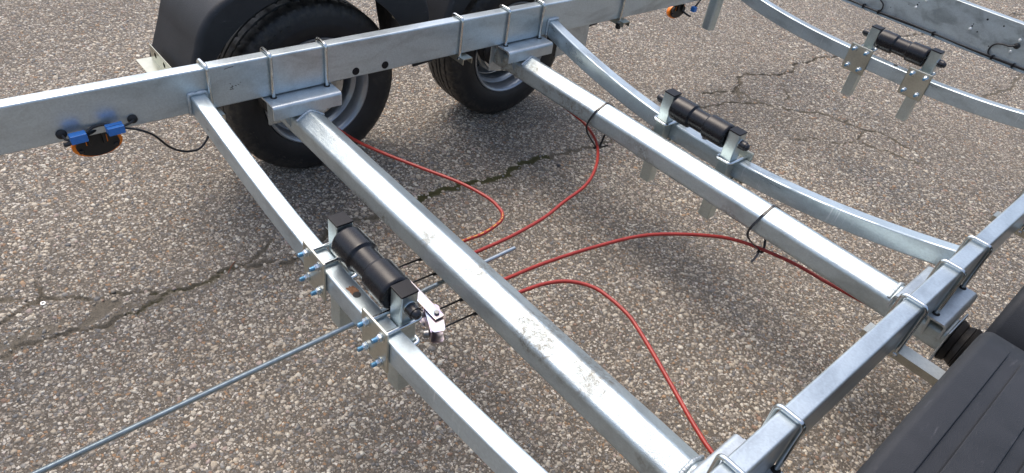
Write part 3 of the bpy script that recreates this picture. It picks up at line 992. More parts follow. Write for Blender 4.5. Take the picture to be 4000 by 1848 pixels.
# mudguards ------------------------------------------------------------------
def guard_mesh(right):
    wy, wz = 0.172, -0.265
    prof = []
    def arc(cy, cz, r, a0, a1, n):
        for k in range(n + 1):
            a = math.radians(a0 + (a1 - a0) * k / n)
            prof.append((cy + r * math.cos(a), cz + r * math.sin(a)))
    prof += [(-0.276, -0.172), (-0.268, -0.14), (-0.252, -0.10)]
    arc(-0.036, -0.060, 0.190, 168, 92, 18)
    for y in np.linspace(0.0, 0.345, 9):
        prof.append((y, 0.1305 + 0.004 * math.sin((y) / 0.345 * math.pi)))
    arc(0.380, -0.060, 0.190, 88, 5, 18)
    prof += [(0.578, -0.10), (0.586, -0.14), (0.594, -0.18), (0.600, -0.205)]
    # arc-length normals
    n = len(prof)
    nor = []
    for i in range(n):
        a, b = prof[max(i - 1, 0)], prof[min(i + 1, n - 1)]
        t = Vector((b[0] - a[0], b[1] - a[1])).normalized()
        nor.append(Vector((-t.y, t.x)))
    xi, xo = -0.147, -0.438
    rcorn = 0.018
    bm = bmesh.new()
    rings = []
    for i, ((y, z), nn) in enumerate(zip(prof, nor)):
        ring = []
        def P(x, inset):
            ring.append(bm.verts.new(mx((x, y - nn.x * inset, z - nn.y * inset), right)))
        # inboard wall reaches down to a round opening about the wheel
        v = Vector((y - wy, z - wz)); r = v.length
        oc = Vector((0.140, -0.265))
        vv = Vector((y, z)) - oc; r = vv.length
        q = oc + vv.normalized() * min(0.372, r - 0.022)
        q2 = oc + vv.normalized() * min(0.382, r - 0.017)
        ring.append(bm.verts.new(mx((xi + 0.004 - 0.014, q.x, q.y), right)))
        ring.append(bm.verts.new(mx((xi + 0.004 - 0.006, q.x, q.y), right)))
        ring.append(bm.verts.new(mx((xi - 0.0015, q2.x, q2.y), right)))
        for k in range(7):
            a = math.radians(90 * k / 6)
            P(xi - rcorn + rcorn * math.cos(a), rcorn - rcorn * math.sin(a))
        # panel with a raised band
        y0, y1 = 0.05, 0.41
        bandf = max(0.0, min(1.0, (y + 0.02) / 0.05)) * max(0.0, min(1.0, (0.42 - y) / 0.05)) if z > 0.05 else 0
        hb = 0.0055 * bandf
        P(-0.1965, 0); P(-0.1978, hb * 0.12); P(-0.1995, hb); P(-0.2195, hb); P(-0.2215, hb * 0.12); P(-0.2230, 0); P(-0.268, 0); P(-0.2695, hb * 0.12); P(-0.2712, hb); P(-0.291, hb); P(-0.293, hb * 0.12); P(-0.2945, 0)
        P(-0.310, 0); P(-0.313, hb * 0.5); P(-0.315, hb); P(-0.339, hb); P(-0.341, hb * .5); P(-0.344, 0)
        for k in range(7):
            a = math.radians(90 * k / 6)
            P(xo + rcorn - rcorn * math.sin(a), rcorn - rcorn * math.cos(a))
        P(xo, 0.045); P(xo + 0.006, 0.048)
        rings.append(ring)
    for a, b in zip(rings, rings[1:]):
        for k in range(len(a) - 1):
            bm.faces.new((a[k], a[k + 1], b[k + 1], b[k]))
    bmesh.ops.recalc_face_normals(bm, faces=bm.faces)
    bmesh.ops.solidify(bm, geom=list(bm.faces), thickness=0.0035)
    return finish(bm, "mudguard", MAT['guard'], 40)
def rivet_mesh(d):
    bm = bmesh.new()
    lathe(bm, [(0.0, 0.0085), (0.0012, 0.0085), (0.003, 0.0068), (0.0038, 0.003), (0.004, 0.0004)], 16, cap=True)
    bmesh.ops.rotate(bm, cent=(0, 0, 0), matrix=Matrix.Rotation(math.radians(-90), 3, 'Z'), verts=bm.verts)
    return finish(bm, "rivet", MAT['zinc'], 50)
RIV = rivet_mesh(-1)
guards = []
for right in (False, True):
    gm = guard_mesh(right)
    for dy in (0.0, D):
        loc = (0, dy, 0)
        o = link("mudguard", gm, T, loc)
        guards.append(o)
# cross bars carrying the mudguards, with angle brackets
def channel_bar(y, x0, x1, right, zt=-0.1235):
    bm = bmesh.new()
    w, h, t = 0.040, 0.020, 0.003
    sec = [(-w / 2, 0), (w / 2, 0), (w / 2, -h), (w / 2 - t, -h), (w / 2 - t, -t), (-w / 2 + t, -t), (-w / 2 + t, -h), (-w / 2, -h)]
    poly = [mx((x0, y + u, zt + v), right) for u, v in sec]
    prism(bm, poly, ((x1 - x0) * (-1 if right else 1), 0, 0))
    bevel_all(bm, 0.0009, 2, 50)
    return finish(bm, "mudguard_bar", MAT['plate'], 40)
for right in (False, True):
    for yb, ends in ((-0.250, (1,)), (0.600, (1, -1)), (1.420, (-1,))):
        bar = link("mudguard_bar", channel_bar(yb, 0.034, -0.400, right), T)
        for sgn in ends:
            # angle: upright plate riveted to the guard, foot bolted to the bar
            gy_ = {-0.250: -0.262, 0.600: 0.600, 1.420: 1.460}[yb]
            if yb == -0.250:
                bm = bmesh.new()
                add_box(bm, mx((-0.283, -0.2765, -0.106), right), (0.185, 0.003, 0.044), 0.0012)
                add_box(bm, mx((-0.283, -0.2985, -0.1275), right), (0.185, 0.047, 0.003), 0.0012)
                ang = link("angle_bracket", finish(bm, "angle_bracket", MAT['zincyellow'], 40), bar)
                for xr in (-0.330, -0.262, -0.210):
                    link("rivet", RIV, bar, mx((xr, -0.278, -0.103), right), rot=(0, 0, math.pi))

# frame U-bolts --------------------------------------------------------------
def ubolt_mesh(depth, r=0.0052, inner=W, gap=0.0015):
    """open loop in the XZ plane, over the rail, centred on x = 0, top at z = 0"""
    bm = bmesh.new()
    hx = inner / 2 + r + gap
    path = fillet([(-hx, 0, -depth), (-hx, 0, r + gap), (hx, 0, r + gap), (hx, 0, -depth)], 0.012, 6)
    sweep(bm, path, circ(r, 12), ref=(0, 1, 0))
    return finish(bm, "frame_u_bolt", MAT['zinc'], 50)
UB = ubolt_mesh(0.140)
UBT = ubolt_mesh(0.140)
def nut_mesh(r=0.0088, h=0.009, axis='z'):
    bm = bmesh.new()
    add_cyl(bm, (0, 0, 0), (0, 0, h * 0.72), r, r, 6, True, 0.0008)
    add_cyl(bm, (0, 0, h * 0.70), (0, 0, h), r * 0.80, r * 0.70, 14, True, 0.0008)
    return finish(bm, "nut", MAT['nut'], 30)
NUT = nut_mesh()
bm = bmesh.new(); add_cyl(bm, (0, 0, 0), (0, 0, 0.0018), 0.0112, 0.0112, 20, True, 0.0004)
WASH = finish(bm, "washer", MAT['zinc'], 40)
bm = bmesh.new(); add_cyl(bm, (0, 0, 0), (0, 0, 0.012), 0.0051, 0.0051, 12, True, 0.0008)
TIP = finish(bm, "bolt_tip", MAT['blueend'], 40)
for right in (False, True):
    for yu in (-0.250, -0.079, 0.088, 0.585, 0.791, 0.955, 1.405):
        yy = {-0.250: -0.252}.get(yu, yu)
        u = link("frame_u_bolt", UB, T, mx((-W / 2, yy, 0), right))
        for sx in (-1, 1):
            cx = (-W / 2 if not right else L + W / 2) + sx * (W / 2 + 0.0067)
            if yu not in (-0.250, 0.585, 1.405):
                disc((cx, yy, -0.1222), 0.0095, MAT['holedark'], "slot", u, 16, (0, 0, 1), 0.0006)
            link("nut", NUT, u, (cx, yy, -0.128 if yu in (-0.250, 0.585, 1.405) else -0.1285), rot=(math.pi, 0, 0))
# black cap under the rearmost one on the far rail
bm = bmesh.new(); lathe(bm, [(0, 0.012), (0.016, 0.0115), (0.021, 0.008), (0.023, 0.001)], 16, cap=True)
CAPD = finish(bm, "bolt_cap", MAT['glosscap'], 45)
link("bolt_cap", CAPD, T, (0.006, 1.405, -0.138), rot=(0, math.radians(90), 0))

# rail details ------------------------------------------------------------------
bm = bmesh.new()
add_cyl(bm, (-0.001, 0, 0), (0.0016, 0, 0), 0.0125, 0.0120, 24, True, 0.0005)
PLUG = finish(bm, "rail_plug", MAT['cap'], 40)
for y, z in ((0.190, -0.100), (0.294, -0.100)):
    link("rail_plug", PLUG, rails[0], (0, y, z))
def grommet_mesh():
    bm = bmesh.new()
    lathe(bm, [(0.0, 0.0120), (0.004, 0.0120), (0.0070, 0.009), (0.009, 0.005), (0.009, 0.001)], 22, cap=True)
    return finish(bm, "grommet", MAT['rubbergrommet'], 45)
GROM = grommet_mesh()
# marker-pen scribble flecks left on the zinc
bm = bmesh.new()
for (y0, z0, y1, z1) in ((-0.195, -0.055, -0.193, -0.058), (-0.195, -0.070, -0.186, -0.066), (-0.189, -0.062, -0.190, -0.072), (-0.182, -0.064, -0.177, -0.067), (-0.174, -0.062, -0.170, -0.066), (-0.166, -0.058, -0.165, -0.059), (-0.197, -0.074, -0.185, -0.074), (-0.205, -0.012, -0.180, -0.009)):
    sweep(bm, [(0.0003, y0, z0), (0.0003, (y0 + y1) / 2, (z0 + z1) / 2 + 0.0008), (0.0003, y1, z1)], circ(0.0007, 6))
link("ink_mark", finish(bm, "ink_mark", MAT['cap'], 60), rails[0])['kind'] = 'stuff' 

def tube(name, pts, r, mat, parent, n=10, seg=8, smooth_path=True):
    bm = bmesh.new()
    sweep(bm, spline(pts, seg) if smooth_path else pts, circ(r, n))
    return link(name, finish(bm, name, mat, 60), parent)

# side marker lamps below the far rail -------------------------------------------------
def marker(yc, full=True, zc=-0.163):
    bm = bmesh.new()
    xb = -0.030
    poly = []
    for k in range(25):       # lower, wider half
        a = math.radians(180 + 180 * k / 24)
        poly.append((xb, yc + 0.050 * math.cos(a), zc - 0.002 + 0.031 * math.sin(a)))
    poly += [(xb, yc + 0.048, zc + 0.008), (xb, yc + 0.032, zc + 0.020), (xb, yc + 0.030, zc + 0.062), (xb, yc - 0.034, zc + 0.062), (xb, yc - 0.036, zc + 0.020), (xb, yc - 0.048, zc + 0.008)]
    prism(bm, poly, (-0.008, 0, 0)); bevel_all(bm, 0.0015, 2, 40)
    lamp = link("side_marker_light", finish(bm, "side_marker_light", MAT['lampback'], 40), T)
    bm = bmesh.new()
    ringp = [(0.0, 1.0), (-0.010, 1.0), (-0.018, 0.90), (-0.022, 0.70)]
    rings = []
    for dx, k in ringp:
        rings.append([bm.verts.new((xb - 0.0085 + dx, yc + 0.0590 * k * math.cos(t), zc - 0.004 + 0.0350 * k * math.sin(t))) for t in np.linspace(0, 2 * math.pi, 41)[:-1]])
    for a, b in zip(rings, rings[1:]):
        for i in range(40):
            bm.faces.new((a[i], a[(i + 1) % 40], b[(i + 1) % 40], b[i]))
    bm.faces.new(rings[0][::-1]); bm.faces.new(rings[-1])
    link("lamp_lens", finish(bm, "lamp_lens", MAT['lens'], 50), lamp)
    for yy in (yc - 0.026, yc + 0.022):
        bm = bmesh.new()
        add_box(bm, (xb + 0.0005, yy, zc + 0.012), (0.002, 0.0018, 0.020), 0.0003)
        link("lens_slit", finish(bm, "lens_slit", MAT['lens'], 40), lamp)
    for yy in (yc - 0.041, yc + 0.040):
        bm = bmesh.new()
        add_cyl(bm, (xb + 0.004, yy, zc - 0.012), (xb - 0.002, yy, zc - 0.012), 0.0065, 0.0065, 12, True, 0.001)
        link("lamp_boss", finish(bm, "lamp_boss", MAT['glosscap'], 40), lamp)
    for yy in (yc - 0.020, yc + 0.014):
        bm = bmesh.new()
        add_box(bm, (xb + 0.006, yy, zc + 0.018), (0.010, 0.006, 0.030), 0.001)
        link("lamp_rib", finish(bm, "lamp_rib", MAT['lampback'], 40), lamp)
    return lamp
lamp1 = marker(-0.532)
lamp2 = marker(1.860)
def connector(name, c, s, rot, parent, split):
    bm = bmesh.new()
    Rm = Matrix.Rotation(rot, 4, 'X')
    if split:
        add_box(bm, Vector(c) + Rm @ Vector((0.0, 0, 0.0)), (0.012, s, 0.020), 0.0012, Rm)
        add_box(bm, Vector(c) + Rm @ Vector((0.0145, 0, 0.0)), (0.012, s * 0.97, 0.020), 0.0012, Rm)
    else:
        add_box(bm, c, (0.022, s, 0.022), 0.0022, Rm)
    return link(name, finish(bm, name, MAT['blue'], 40), parent)
connector("wire_connector", (0.030, -0.580, -0.0985), 0.037, math.radians(2), lamp1, False)
connector("wire_connector", (0.024, -0.498, -0.0960), 0.039, math.radians(2), lamp1, True)
connector("wire_connector", (0.016, 1.905, -0.145), 0.020, 0, lamp2, False)
for y in (-0.608, -0.449):
    link("grommet", GROM, lamp1, (0.0, y, -0.097))
tube("lamp_wire", [(0.008, -0.608, -0.097), (0.018, -0.604, -0.104), (0.026, -0.594, -0.104), (0.028, -0.575, -0.101)], 0.0032, MAT['wire'], lamp1)
tube("lamp_wire", [(0.008, -0.449, -0.097), (0.016, -0.459, -0.098), (0.022, -0.474, -0.098), (0.025, -0.487, -0.097)], 0.0032, MAT['wire'], lamp1)
tube("lamp_wire", [(0.030, -0.590, -0.104), (0.030, -0.603, -0.110), (0.027, -0.612, -0.112)], 0.0055, MAT['wire'], lamp1)
tube("lamp_wire", [(0.026, -0.575, -0.100), (0.016, -0.558, -0.097), (0.006, -0.540, -0.094), (0.006, -0.515, -0.093), (0.022, -0.500, -0.096)], 0.0038, MAT['wire'], lamp1)
tube("lamp_wire", [(0.018, -0.560, -0.104), (0.004, -0.545, -0.108), (-0.008, -0.525, -0.106), (-0.004, -0.508, -0.100), (0.020, -0.498, -0.098)], 0.0038, MAT['wire'], lamp1)
tube("lamp_wire", [(0.028, -0.487, -0.099), (0.030, -0.470, -0.103), (0.030, -0.443, -0.116), (0.030, -0.414, -0.140), (0.030, -0.386, -0.180), (0.030, -0.363, -0.200),
                   (0.030, -0.337, -0.211), (0.030, -0.309, -0.210), (0.028, -0.284, -0.186), (0.015, -0.262, -0.150), (0.004, -0.255, -0.118)], 0.0030, MAT['wire'], lamp1)
tube("lamp_wire", [(-0.028, 1.885, -0.165), (-0.012, 1.900, -0.178), (0.004, 1.915, -0.185)], 0.0045, MAT['wire'], lamp2)
tube("lamp_wire", [(0.012, 1.912, -0.140), (0.012, 1.935, -0.118), (0.006, 1.960, -0.108), (0.002, 1.975, -0.100)], 0.0040, MAT['wire'], lamp2)

# galvanised flap hanging outboard behind the second wheel
bm = bmesh.new()
prism(bm, [(-0.122, 1.20, -0.121), (-0.122, 1.370, -0.121), (-0.122, 1.378, -0.284), (-0.122, 1.20, -0.300)], (0.003, 0, 0))
prism(bm, [(-0.122, 1.370, -0.121), (-0.122, 1.374, -0.121), (-0.122, 1.382, -0.284), (-0.122, 1.378, -0.284)], (-0.022, 0, 0))
bevel_all(bm, 0.0008, 1, 50)
link("number_plate_flap", finish(bm, "number_plate_flap", MAT['saddle'], 40), T).name = "sheet_metal_flap"

# roller posts with their clamps ------------------------------------------------------
PW = 0.040
def post_group(xc, ybeam, fbeam, ztop, zbot, front, cap_tilt=0, plate_rot=0.0, plate_w=0.094, plate_dx=0.0):
    """front: post stands on the -y side of the beam, its clamp plate behind"""
    yb0, yb1 = ybeam, ybeam + BW
    yp = yb0 - PW / 2 - 0.0005 if front else yb1 + PW / 2 + 0.0005
    bm = bmesh.new()
    sweep(bm, [(0, 0, zbot - ztop), (0, 0, -0.002)], rrect(PW, PW, 0.0042, 3), ref=(1, 0, 0))
    post = link("roller_post", finish(bm, "roller_post", MAT['post'], 30), T, (xc, yp, ztop))
    bm = bmesh.new()
    add_box(bm, (0, 0, 0.0005), (PW + 0.0008, PW + 0.0008, 0.0045), 0.0016)
    link("end_cap", finish(bm, "end_cap", MAT['cap'], 40), post, (xc, yp, ztop))
    zb = fbeam(xc)
    z_up = zb + 0.0068; z_lo = zb - BH - 0.0072
    sgn = 1 if front else -1            # plate side: +y when the post is in front
    yplate = (yb1 + 0.0035) if front else (yb0 - 0.0035)
    ypost_far = yp - sgn * (PW / 2 + 0.0062)
    slope = (fbeam(xc + 0.02) - fbeam(xc - 0.02)) / 0.04
    hx = PW / 2 + 0.0058
    bm = bmesh.new()
    add_box(bm, (0, 0, 0), (plate_w, 0.0055, z_up - z_lo + 0.040), 0.0045, Matrix.Rotation(-math.atan(slope) * 0.6 + plate_rot, 4, 'Y'), 3)
    link("clamp_plate", finish(bm, "clamp_plate", MAT['plate'], 40), post, (xc + plate_dx, yplate, (z_up + z_lo) / 2))
    for zc in (z_up, z_lo):
        bm = bmesh.new()
        end = yplate + sgn * 0.024
        dzl, dzr = -hx * slope * 0.8, hx * slope * 0.8
        path = fillet([(xc - hx, end, zc + dzl), (xc - hx, ypost_far, zc + dzl), (xc + hx, ypost_far, zc + dzr), (xc + hx, end, zc + dzr)], 0.010, 6)
        sweep(bm, [p - Vector((xc, yp, zc)) for p in path], circ(0.0050, 12), ref=(0, 0, 1))
        link("clamp_u_bolt", finish(bm, "clamp_u_bolt", MAT['zinc'], 50), post, (xc, yp, zc))
        for sx, dz in ((-1, dzl), (1, dzr)):
            p = (xc + sx * hx, yplate + sgn * 0.0028, zc + dz)
            rx = math.radians(-90) * sgn
            link("washer", WASH, post, p, rot=(rx, random.uniform(0, 1), 0))
            link("nut", NUT, post, (p[0], p[1] + sgn * 0.0018, p[2]), rot=(rx, random.uniform(0, 1), 0))
            link("bolt_tip", TIP, post, (p[0], p[1] + sgn * 0.0095, p[2]), rot=(rx, 0, 0))
    return yp

def roller(x0, x1, yc, zc, xo0, xo1, sects):
    bm = bmesh.new()
    R, r = 0.0390, 0.0322
    a, b = sects
    prof = [(x0, 0.012), (x0, R * 0.80), (x0 + 0.001, R * 0.90), (x0 + 0.004, R * 0.97), (x0 + 0.009, R), (a - 0.005, R), (a - 0.0015, R * 0.985), (a, R * 0.95), (a + 0.003, r + 0.0012), (a + 0.006, r),
            (b - 0.006, r), (b - 0.003, r + 0.0012), (b, R * 0.95), (b + 0.0015, R * 0.985), (b + 0.005, R), (x1 - 0.009, R), (x1 - 0.004, R * 0.97), (x1 - 0.001, R * 0.90), (x1, R * 0.80), (x1, 0.012)]
    prof = [(p[0] - (x0 + x1) / 2, p[1]) for p in prof]
    lathe(bm, prof, 48)
    mid = (x0 + x1) / 2
    ro = link("keel_roller", finish(bm, "keel_roller", MAT['roller'], 30), T, (mid, yc, zc))
    bm = bmesh.new()
    add_cyl(bm, (xo0 - 0.006 - mid, 0, 0), (xo1 + 0.006 - mid, 0, 0), 0.0085, 0.0085, 16)
    for s, xx in ((-1, xo0), (1, xo1)):
        add_cyl(bm, (xx - mid, 0, 0), (xx - mid + s * 0.002, 0, 0), 0.0155, 0.0155, 24, True, 0.0005)
    link("roller_bolt", finish(bm, "roller_bolt", MAT['zinc'], 40), ro, (mid, yc, zc))
    for s, xx in ((-1, xo0), (1, xo1)):
        bm = bmesh.new()
        lathe(bm, [(0.0, 0.0142), (0.018, 0.0142), (0.0185, 0.0115), (0.0215, 0.0113), (0.026, 0.0095), (0.0290, 0.0060), (0.0302, 0.0008)], 26, cap=True)
        if s < 0:
            bmesh.ops.scale(bm, vec=(-1, 1, 1), verts=bm.verts)
        link("bolt_cap", finish(bm, "bolt_cap", MAT['glosscap'], 45), ro, (xx + s * 0.002, yc, zc))

y1 = -0.3037
ya_ = post_group(0.664, y1, f1, -0.0525, -0.363, False)
ya_ = post_group(0.909, y1, f1, -0.0590, -0.339, False)
roller(0.687, 0.886, ya_, -0.0930, 0.644, 0.929, (0.755, 0.812))
y2 = 0.996
yb_ = post_group(0.612, y2, f2, -0.0590, -0.388, True)
yb_ = post_group(0.867, y2, f2, -0.0645, -0.379, True)
roller(0.635, 0.844, yb_, -0.0975, 0.592, 0.887, (0.708, 0.768))
y3 = 2.12
yc_ = post_group(0.704, y3, f3, 0.0, -0.298, False)
yc_ = post_group(0.951, y3, f3, 0.004, -0.292, False)
roller(0.727, 0.928, yc_, -0.036, 0.684, 0.971, (0.795, 0.855))
# lone support leg on a short arm near the rear of the far rail
bm = bmesh.new()
sweep(bm, [(0.205, 1.75, -0.133), (0.205, 1.75, 0.09)], rrect(0.046, 0.046, 0.012, 4), ref=(1, 0, 0))
leg = link("support_leg", finish(bm, "support_leg", MAT['post'], 30), T)
bm = bmesh.new()
sweep(bm, [(0.0, 1.797, 0.045), (0.30, 1.797, 0.045)], rrect(0.04, 0.04, 0.004, 3), ref=(0, 1, 0))
link("support_arm", finish(bm, "support_arm", MAT['beam'], 30), leg)
bm = bmesh.new()
path = fillet([(0.205 - 0.030, 1.79, 0.016), (0.205 - 0.030, 1.719, 0.016), (0.205 + 0.030, 1.719, 0.016), (0.205 + 0.030, 1.79, 0.016)], 0.012, 6)
sweep(bm, path, circ(0.005, 12), ref=(0, 0, 1))
link("clamp_u_bolt", finish(bm, "clamp_u_bolt", MAT['zinc'], 50), leg)

# brake rod, balance bar and cables ------------------------------------------------------
bm = bmesh.new()
P0, P1 = Vector((0.779, -1.05, -0.268)), Vector((0.756, 0.214, -0.268))
n = 1250
sec_n = 8
dirv = (P1 - P0)
rings = []
for i in range(n + 1):
    t = i / n
    thr = t < 0.80
    r = 0.0060 + (0.0005 if (i % 2 == 0 and thr) else (-0.00035 if thr else 0.0))
    p = P0 + dirv * t
    rings.append([bm.verts.new((p.x + r * math.cos(2 * math.pi * (k + 0.0) / sec_n), p.y, p.z + r * math.sin(2 * math.pi * k / sec_n))) for k in range(sec_n)])
for a, b in zip(rings, rings[1:]):
    for k in range(sec_n):
        bm.faces.new((a[k], a[(k + 1) % sec_n], b[(k + 1) % sec_n], b[k]))
bm.faces.new(rings[0][::-1]); bm.faces.new(rings[-1])
link("brake_rod", finish(bm, "brake_rod", MAT['rod'], 60), T)

bm = bmesh.new()
add_box(bm, (0.772, -0.115, -0.2420), (0.205, 0.026, 0.004), 0.0015)
add_box(bm, (0.772, -0.117, -0.2920), (0.205, 0.030, 0.004), 0.0015)
eq = link("brake_balance_bar", finish(bm, "brake_balance_bar", MAT['irid'], 40), T)
bm = bmesh.new(); add_box(bm, (0.772, -0.117, -0.267), (0.022, 0.022, 0.030), 0.002); add_cyl(bm, (0.772, -0.100, -0.267), (0.772, -0.092, -0.267), 0.010, 0.010, 6, True, 0.001)
link("rod_nut", finish(bm, "rod_nut", MAT['zinc'], 30), eq)
for xc, tilt in ((0.860, math.radians(-24)), (0.690, math.radians(-8))):
    bm = bmesh.new()
    Rz = Matrix.Rotation(tilt, 4, 'Z')
    cen = Vector((xc, -0.117, -0.267))
    for dz in (-0.0175, 0.0175):
        m4 = Matrix.Translation(cen + Vector((0, 0, dz))) @ Rz
        bmx = bmesh.new()
        prism(bmx, [(-0.036, -0.014, 0), (-0.030, -0.019, 0), (0.042, -0.019, 0), (0.048, -0.013, 0), (0.048, 0.008, 0), (0.042, 0.013, 0), (0.012, 0.016, 0), (-0.030, 0.013, 0), (-0.036, 0.008, 0)], (0, 0, 0.0028))
        bmx.transform(m4)
        tmp = bpy.data.meshes.new("tmp"); bmx.to_mesh(tmp); bmx.free(); bm.from_mesh(tmp); bpy.data.meshes.remove(tmp)
    add_box(bm, cen + Rz @ Vector((0.006, -0.0185, 0.0)), (0.078, 0.003, 0.0345), 0.0010, Rz)
    ch = link("balance_channel", finish(bm, "balance_channel", MAT['irid'], 40), eq)
    bm = bmesh.new()
    add_cyl(bm, cen + Vector((0, 0.002, -0.032)), cen + Vector((0, 0.002, 0.0325)), 0.0062, 0.0062, 18, True, 0.0008)
    link("pivot_pin", finish(bm, "pivot_pin", MAT['steelpin'], 40), eq)
    bm = bmesh.new()
    for dx in (-0.030, 0.032):
        p = cen + Rz @ Vector((dx, -0.021, 0.0))
        add_cyl(bm, p, p + Rz @ Vector((0, -0.013, 0)), 0.0095, 0.0085, 18, True, 0.0015)
    link("cable_stop", finish(bm, "cable_stop", MAT['steelpin'], 40), eq)

rb = 0.0052
cables = [
 # (path from the abutment under the first axle to the wheel, cable x at the balance bar)
 ([(0.657, 0.045, -0.283), (0.636, 0.090, -0.293), (0.634, 0.150, -0.300), (0.636, 0.211, -0.3), (0.621, 0.280, -0.3), (0.598, 0.311, -0.3), (0.564, 0.323, -0.3), (0.508, 0.325, -0.3), (0.406, 0.298, -0.3), (0.286, 0.242, -0.3), (0.169, 0.189, -0.3), (0.055, 0.149, -0.3), (-0.10, 0.120, -0.292), (-0.215, 0.120, -0.285)], 0.658),
 ([(0.720, 0.045, -0.283), (0.695, 0.090, -0.293), (0.688, 0.144, -0.3), (0.686, 0.274, -0.3), (0.671, 0.407, -0.3), (0.645, 0.512, -0.3), (0.613, 0.644, -0.3), (0.546, 0.761, -0.3), (0.454, 0.857, -0.3), (0.356, 0.906, -0.298), (0.272, 0.918, -0.294), (0.12, 0.930, -0.290), (-0.10, 0.965, -0.285), (-0.215, 0.985, -0.285)], 0.722),
 ([(0.828, 0.045, -0.283), (0.812, 0.100, -0.295), (0.811, 0.142, -0.3), (0.819, 0.270, -0.3), (0.843, 0.433, -0.3), (0.880, 0.592, -0.3), (0.933, 0.699, -0.3), (1.008, 0.802, -0.3), (1.067, 0.850, -0.3), (1.137, 0.880, -0.3), (1.218, 0.904, -0.3), (1.320, 0.915, -0.3), (1.45, 0.935, -0.298), (1.64, 0.965, -0.290), (1.751, 0.985, -0.285)], 0.830),
 ([(0.883, 0.045, -0.283), (0.870, 0.100, -0.295), (0.868, 0.142, -0.3), (0.879, 0.216, -0.3), (0.906, 0.277, -0.3), (0.956, 0.317, -0.3), (1.012, 0.326, -0.3), (1.079, 0.321, -0.3), (1.131, 0.304, -0.3), (1.213, 0.270, -0.3), (1.310, 0.227, -0.3), (1.398, 0.188, -0.3), (1.464, 0.166, -0.3), (1.60, 0.135, -0.294), (1.751, 0.120, -0.285)], 0.883),
]
for i, (path, xe) in enumerate(cables):
    c_ = tube("brake_cable", path, rb, MAT['red'], T, 12, 10)
    c_['label'] = ["red brake cable looping back to the far front wheel", "red brake cable running under the second axle to the far rear wheel",
                   "red brake cable running under the second axle to the near rear wheel", "red brake cable arching over to the near front wheel"][i]
    xs_ = path[0][0]
    tube("inner_cable", [(xs_, -0.012, -0.274), (xe, -0.070, -0.270), (xe, -0.125, -0.268)], 0.0024, MAT['wire'], c_, 8, 4)
    bm = bmesh.new()
    add_cyl(bm, (xs_, -0.022, -0.275), (xs_, 0.000, -0.278), 0.0042, 0.0052, 12, True, 0.001)
    add_cyl(bm, (xs_, 0.000, -0.278), (xs_, 0.044, -0.283), 0.0052, 0.0062, 12, True, 0.001)
    link("cable_sleeve", finish(bm, "cable_sleeve", MAT['wire'], 40), c_)
    if i == 0:
        # yellow printing on the sheath, too small to read
        bm = bmesh.new()
        sp_ = spline(path, 30)
        k = 0
        s_on = False
        for j in range(40, 150):
            if (j * 7919) % 11 < 6:
                p, q_ = sp_[j], sp_[j + 1]
                t = (q_ - p).normalized(); side = t.cross(Vector((0, 0, 1))).normalized()
                upv = (Vector((0, 0, 1)) * 0.86 - side * 0.0 + Vector((0.3, -0.35, 0)) * 0.6).normalized()
                upv = (upv - t * upv.dot(t)).normalized()
                sd = t.cross(upv)
                c0 = p + upv * (rb + 0.0001)
                a_ = [c0 + sd * 0.0009, c0 - sd * 0.0009, c0 - sd * 0.0009 + t * 0.0030, c0 + sd * 0.0009 + t * 0.0030]
                bm.faces.new([bm.verts.new(v) for v in a_])
        link("sheath_print", finish(bm, "sheath_print", MAT['print'], 40, False), c_)['kind'] = 'stuff' 
# abutment bracket for the cables welded under the first axle
bm = bmesh.new()
add_box(bm, (0.770, 0.030, -0.276), (0.270, 0.005, 0.042), 0.001)
link("cable_abutment", finish(bm, "cable_abutment", MAT['saddle'], 40), axles[0])

# cable ties round the second axle
def tie(x0, xb, yb, zb, tail):
    ya = 0.002 + D
    s = 0.0025
    hexp = []
    for ang in (150, 120, 90, 60, 30, 0, -30):
        a = math.radians(ang)
        R = HX + 0.001 if ang in (90, 30, 150, -30) else HX * 0.866 + 0.003
        hexp.append((ya + math.cos(a) * R, AZ + math.sin(a) * R))
    pts = [(xb, yb - 0.006, zb - 0.002), (x0 - 0.008, ya - 0.060, AZ - 0.035)]
    for k, (y, z) in enumerate(hexp):
        pts.append((x0 + 0.002 * k, y, z))
    pts += [(x0 + 0.010, ya + 0.030, AZ - 0.060), (xb + 0.004, yb + 0.008, zb - 0.002), (xb, yb - 0.001, zb - 0.008)]
    bm = bmesh.new()
    sweep(bm, spline(pts, 6), [(-0.0034, -0.0011), (0.0034, -0.0011), (0.0034, 0.0011), (-0.0034, 0.0011)], ref=(1, 0, 0))
    t = link("cable_tie", finish(bm, "cable_tie", MAT['tie'], 40), T)
    bm = bmesh.new()
    add_box(bm, (xb - 0.002, yb - 0.010, zb - 0.004), (0.008, 0.007, 0.006), 0.001)
    link("tie_head", finish(bm, "tie_head", MAT['tie'], 40), t)
    bm = bmesh.new()
    sweep(bm, [Vector((xb, yb - 0.010, zb - 0.004)), Vector(tail) * 0.5 + Vector((xb, yb - 0.010, zb - 0.004)) * 0.5 + Vector((0.002, 0, 0)), Vector(tail)], [(-0.0032, -0.0010), (0.0032, -0.0010), (0.0032, 0.0010), (-0.0032, 0.0010)], ref=(1, 0, 0))
    link("tie_tail", finish(bm, "tie_tail", MAT['tie'], 40), t)
tie(0.437, 0.470, 0.842, -0.300, (0.492, 0.872, -0.292))
tie(1.092, 1.120, 0.868, -0.300, (1.121, 0.832, -0.330))

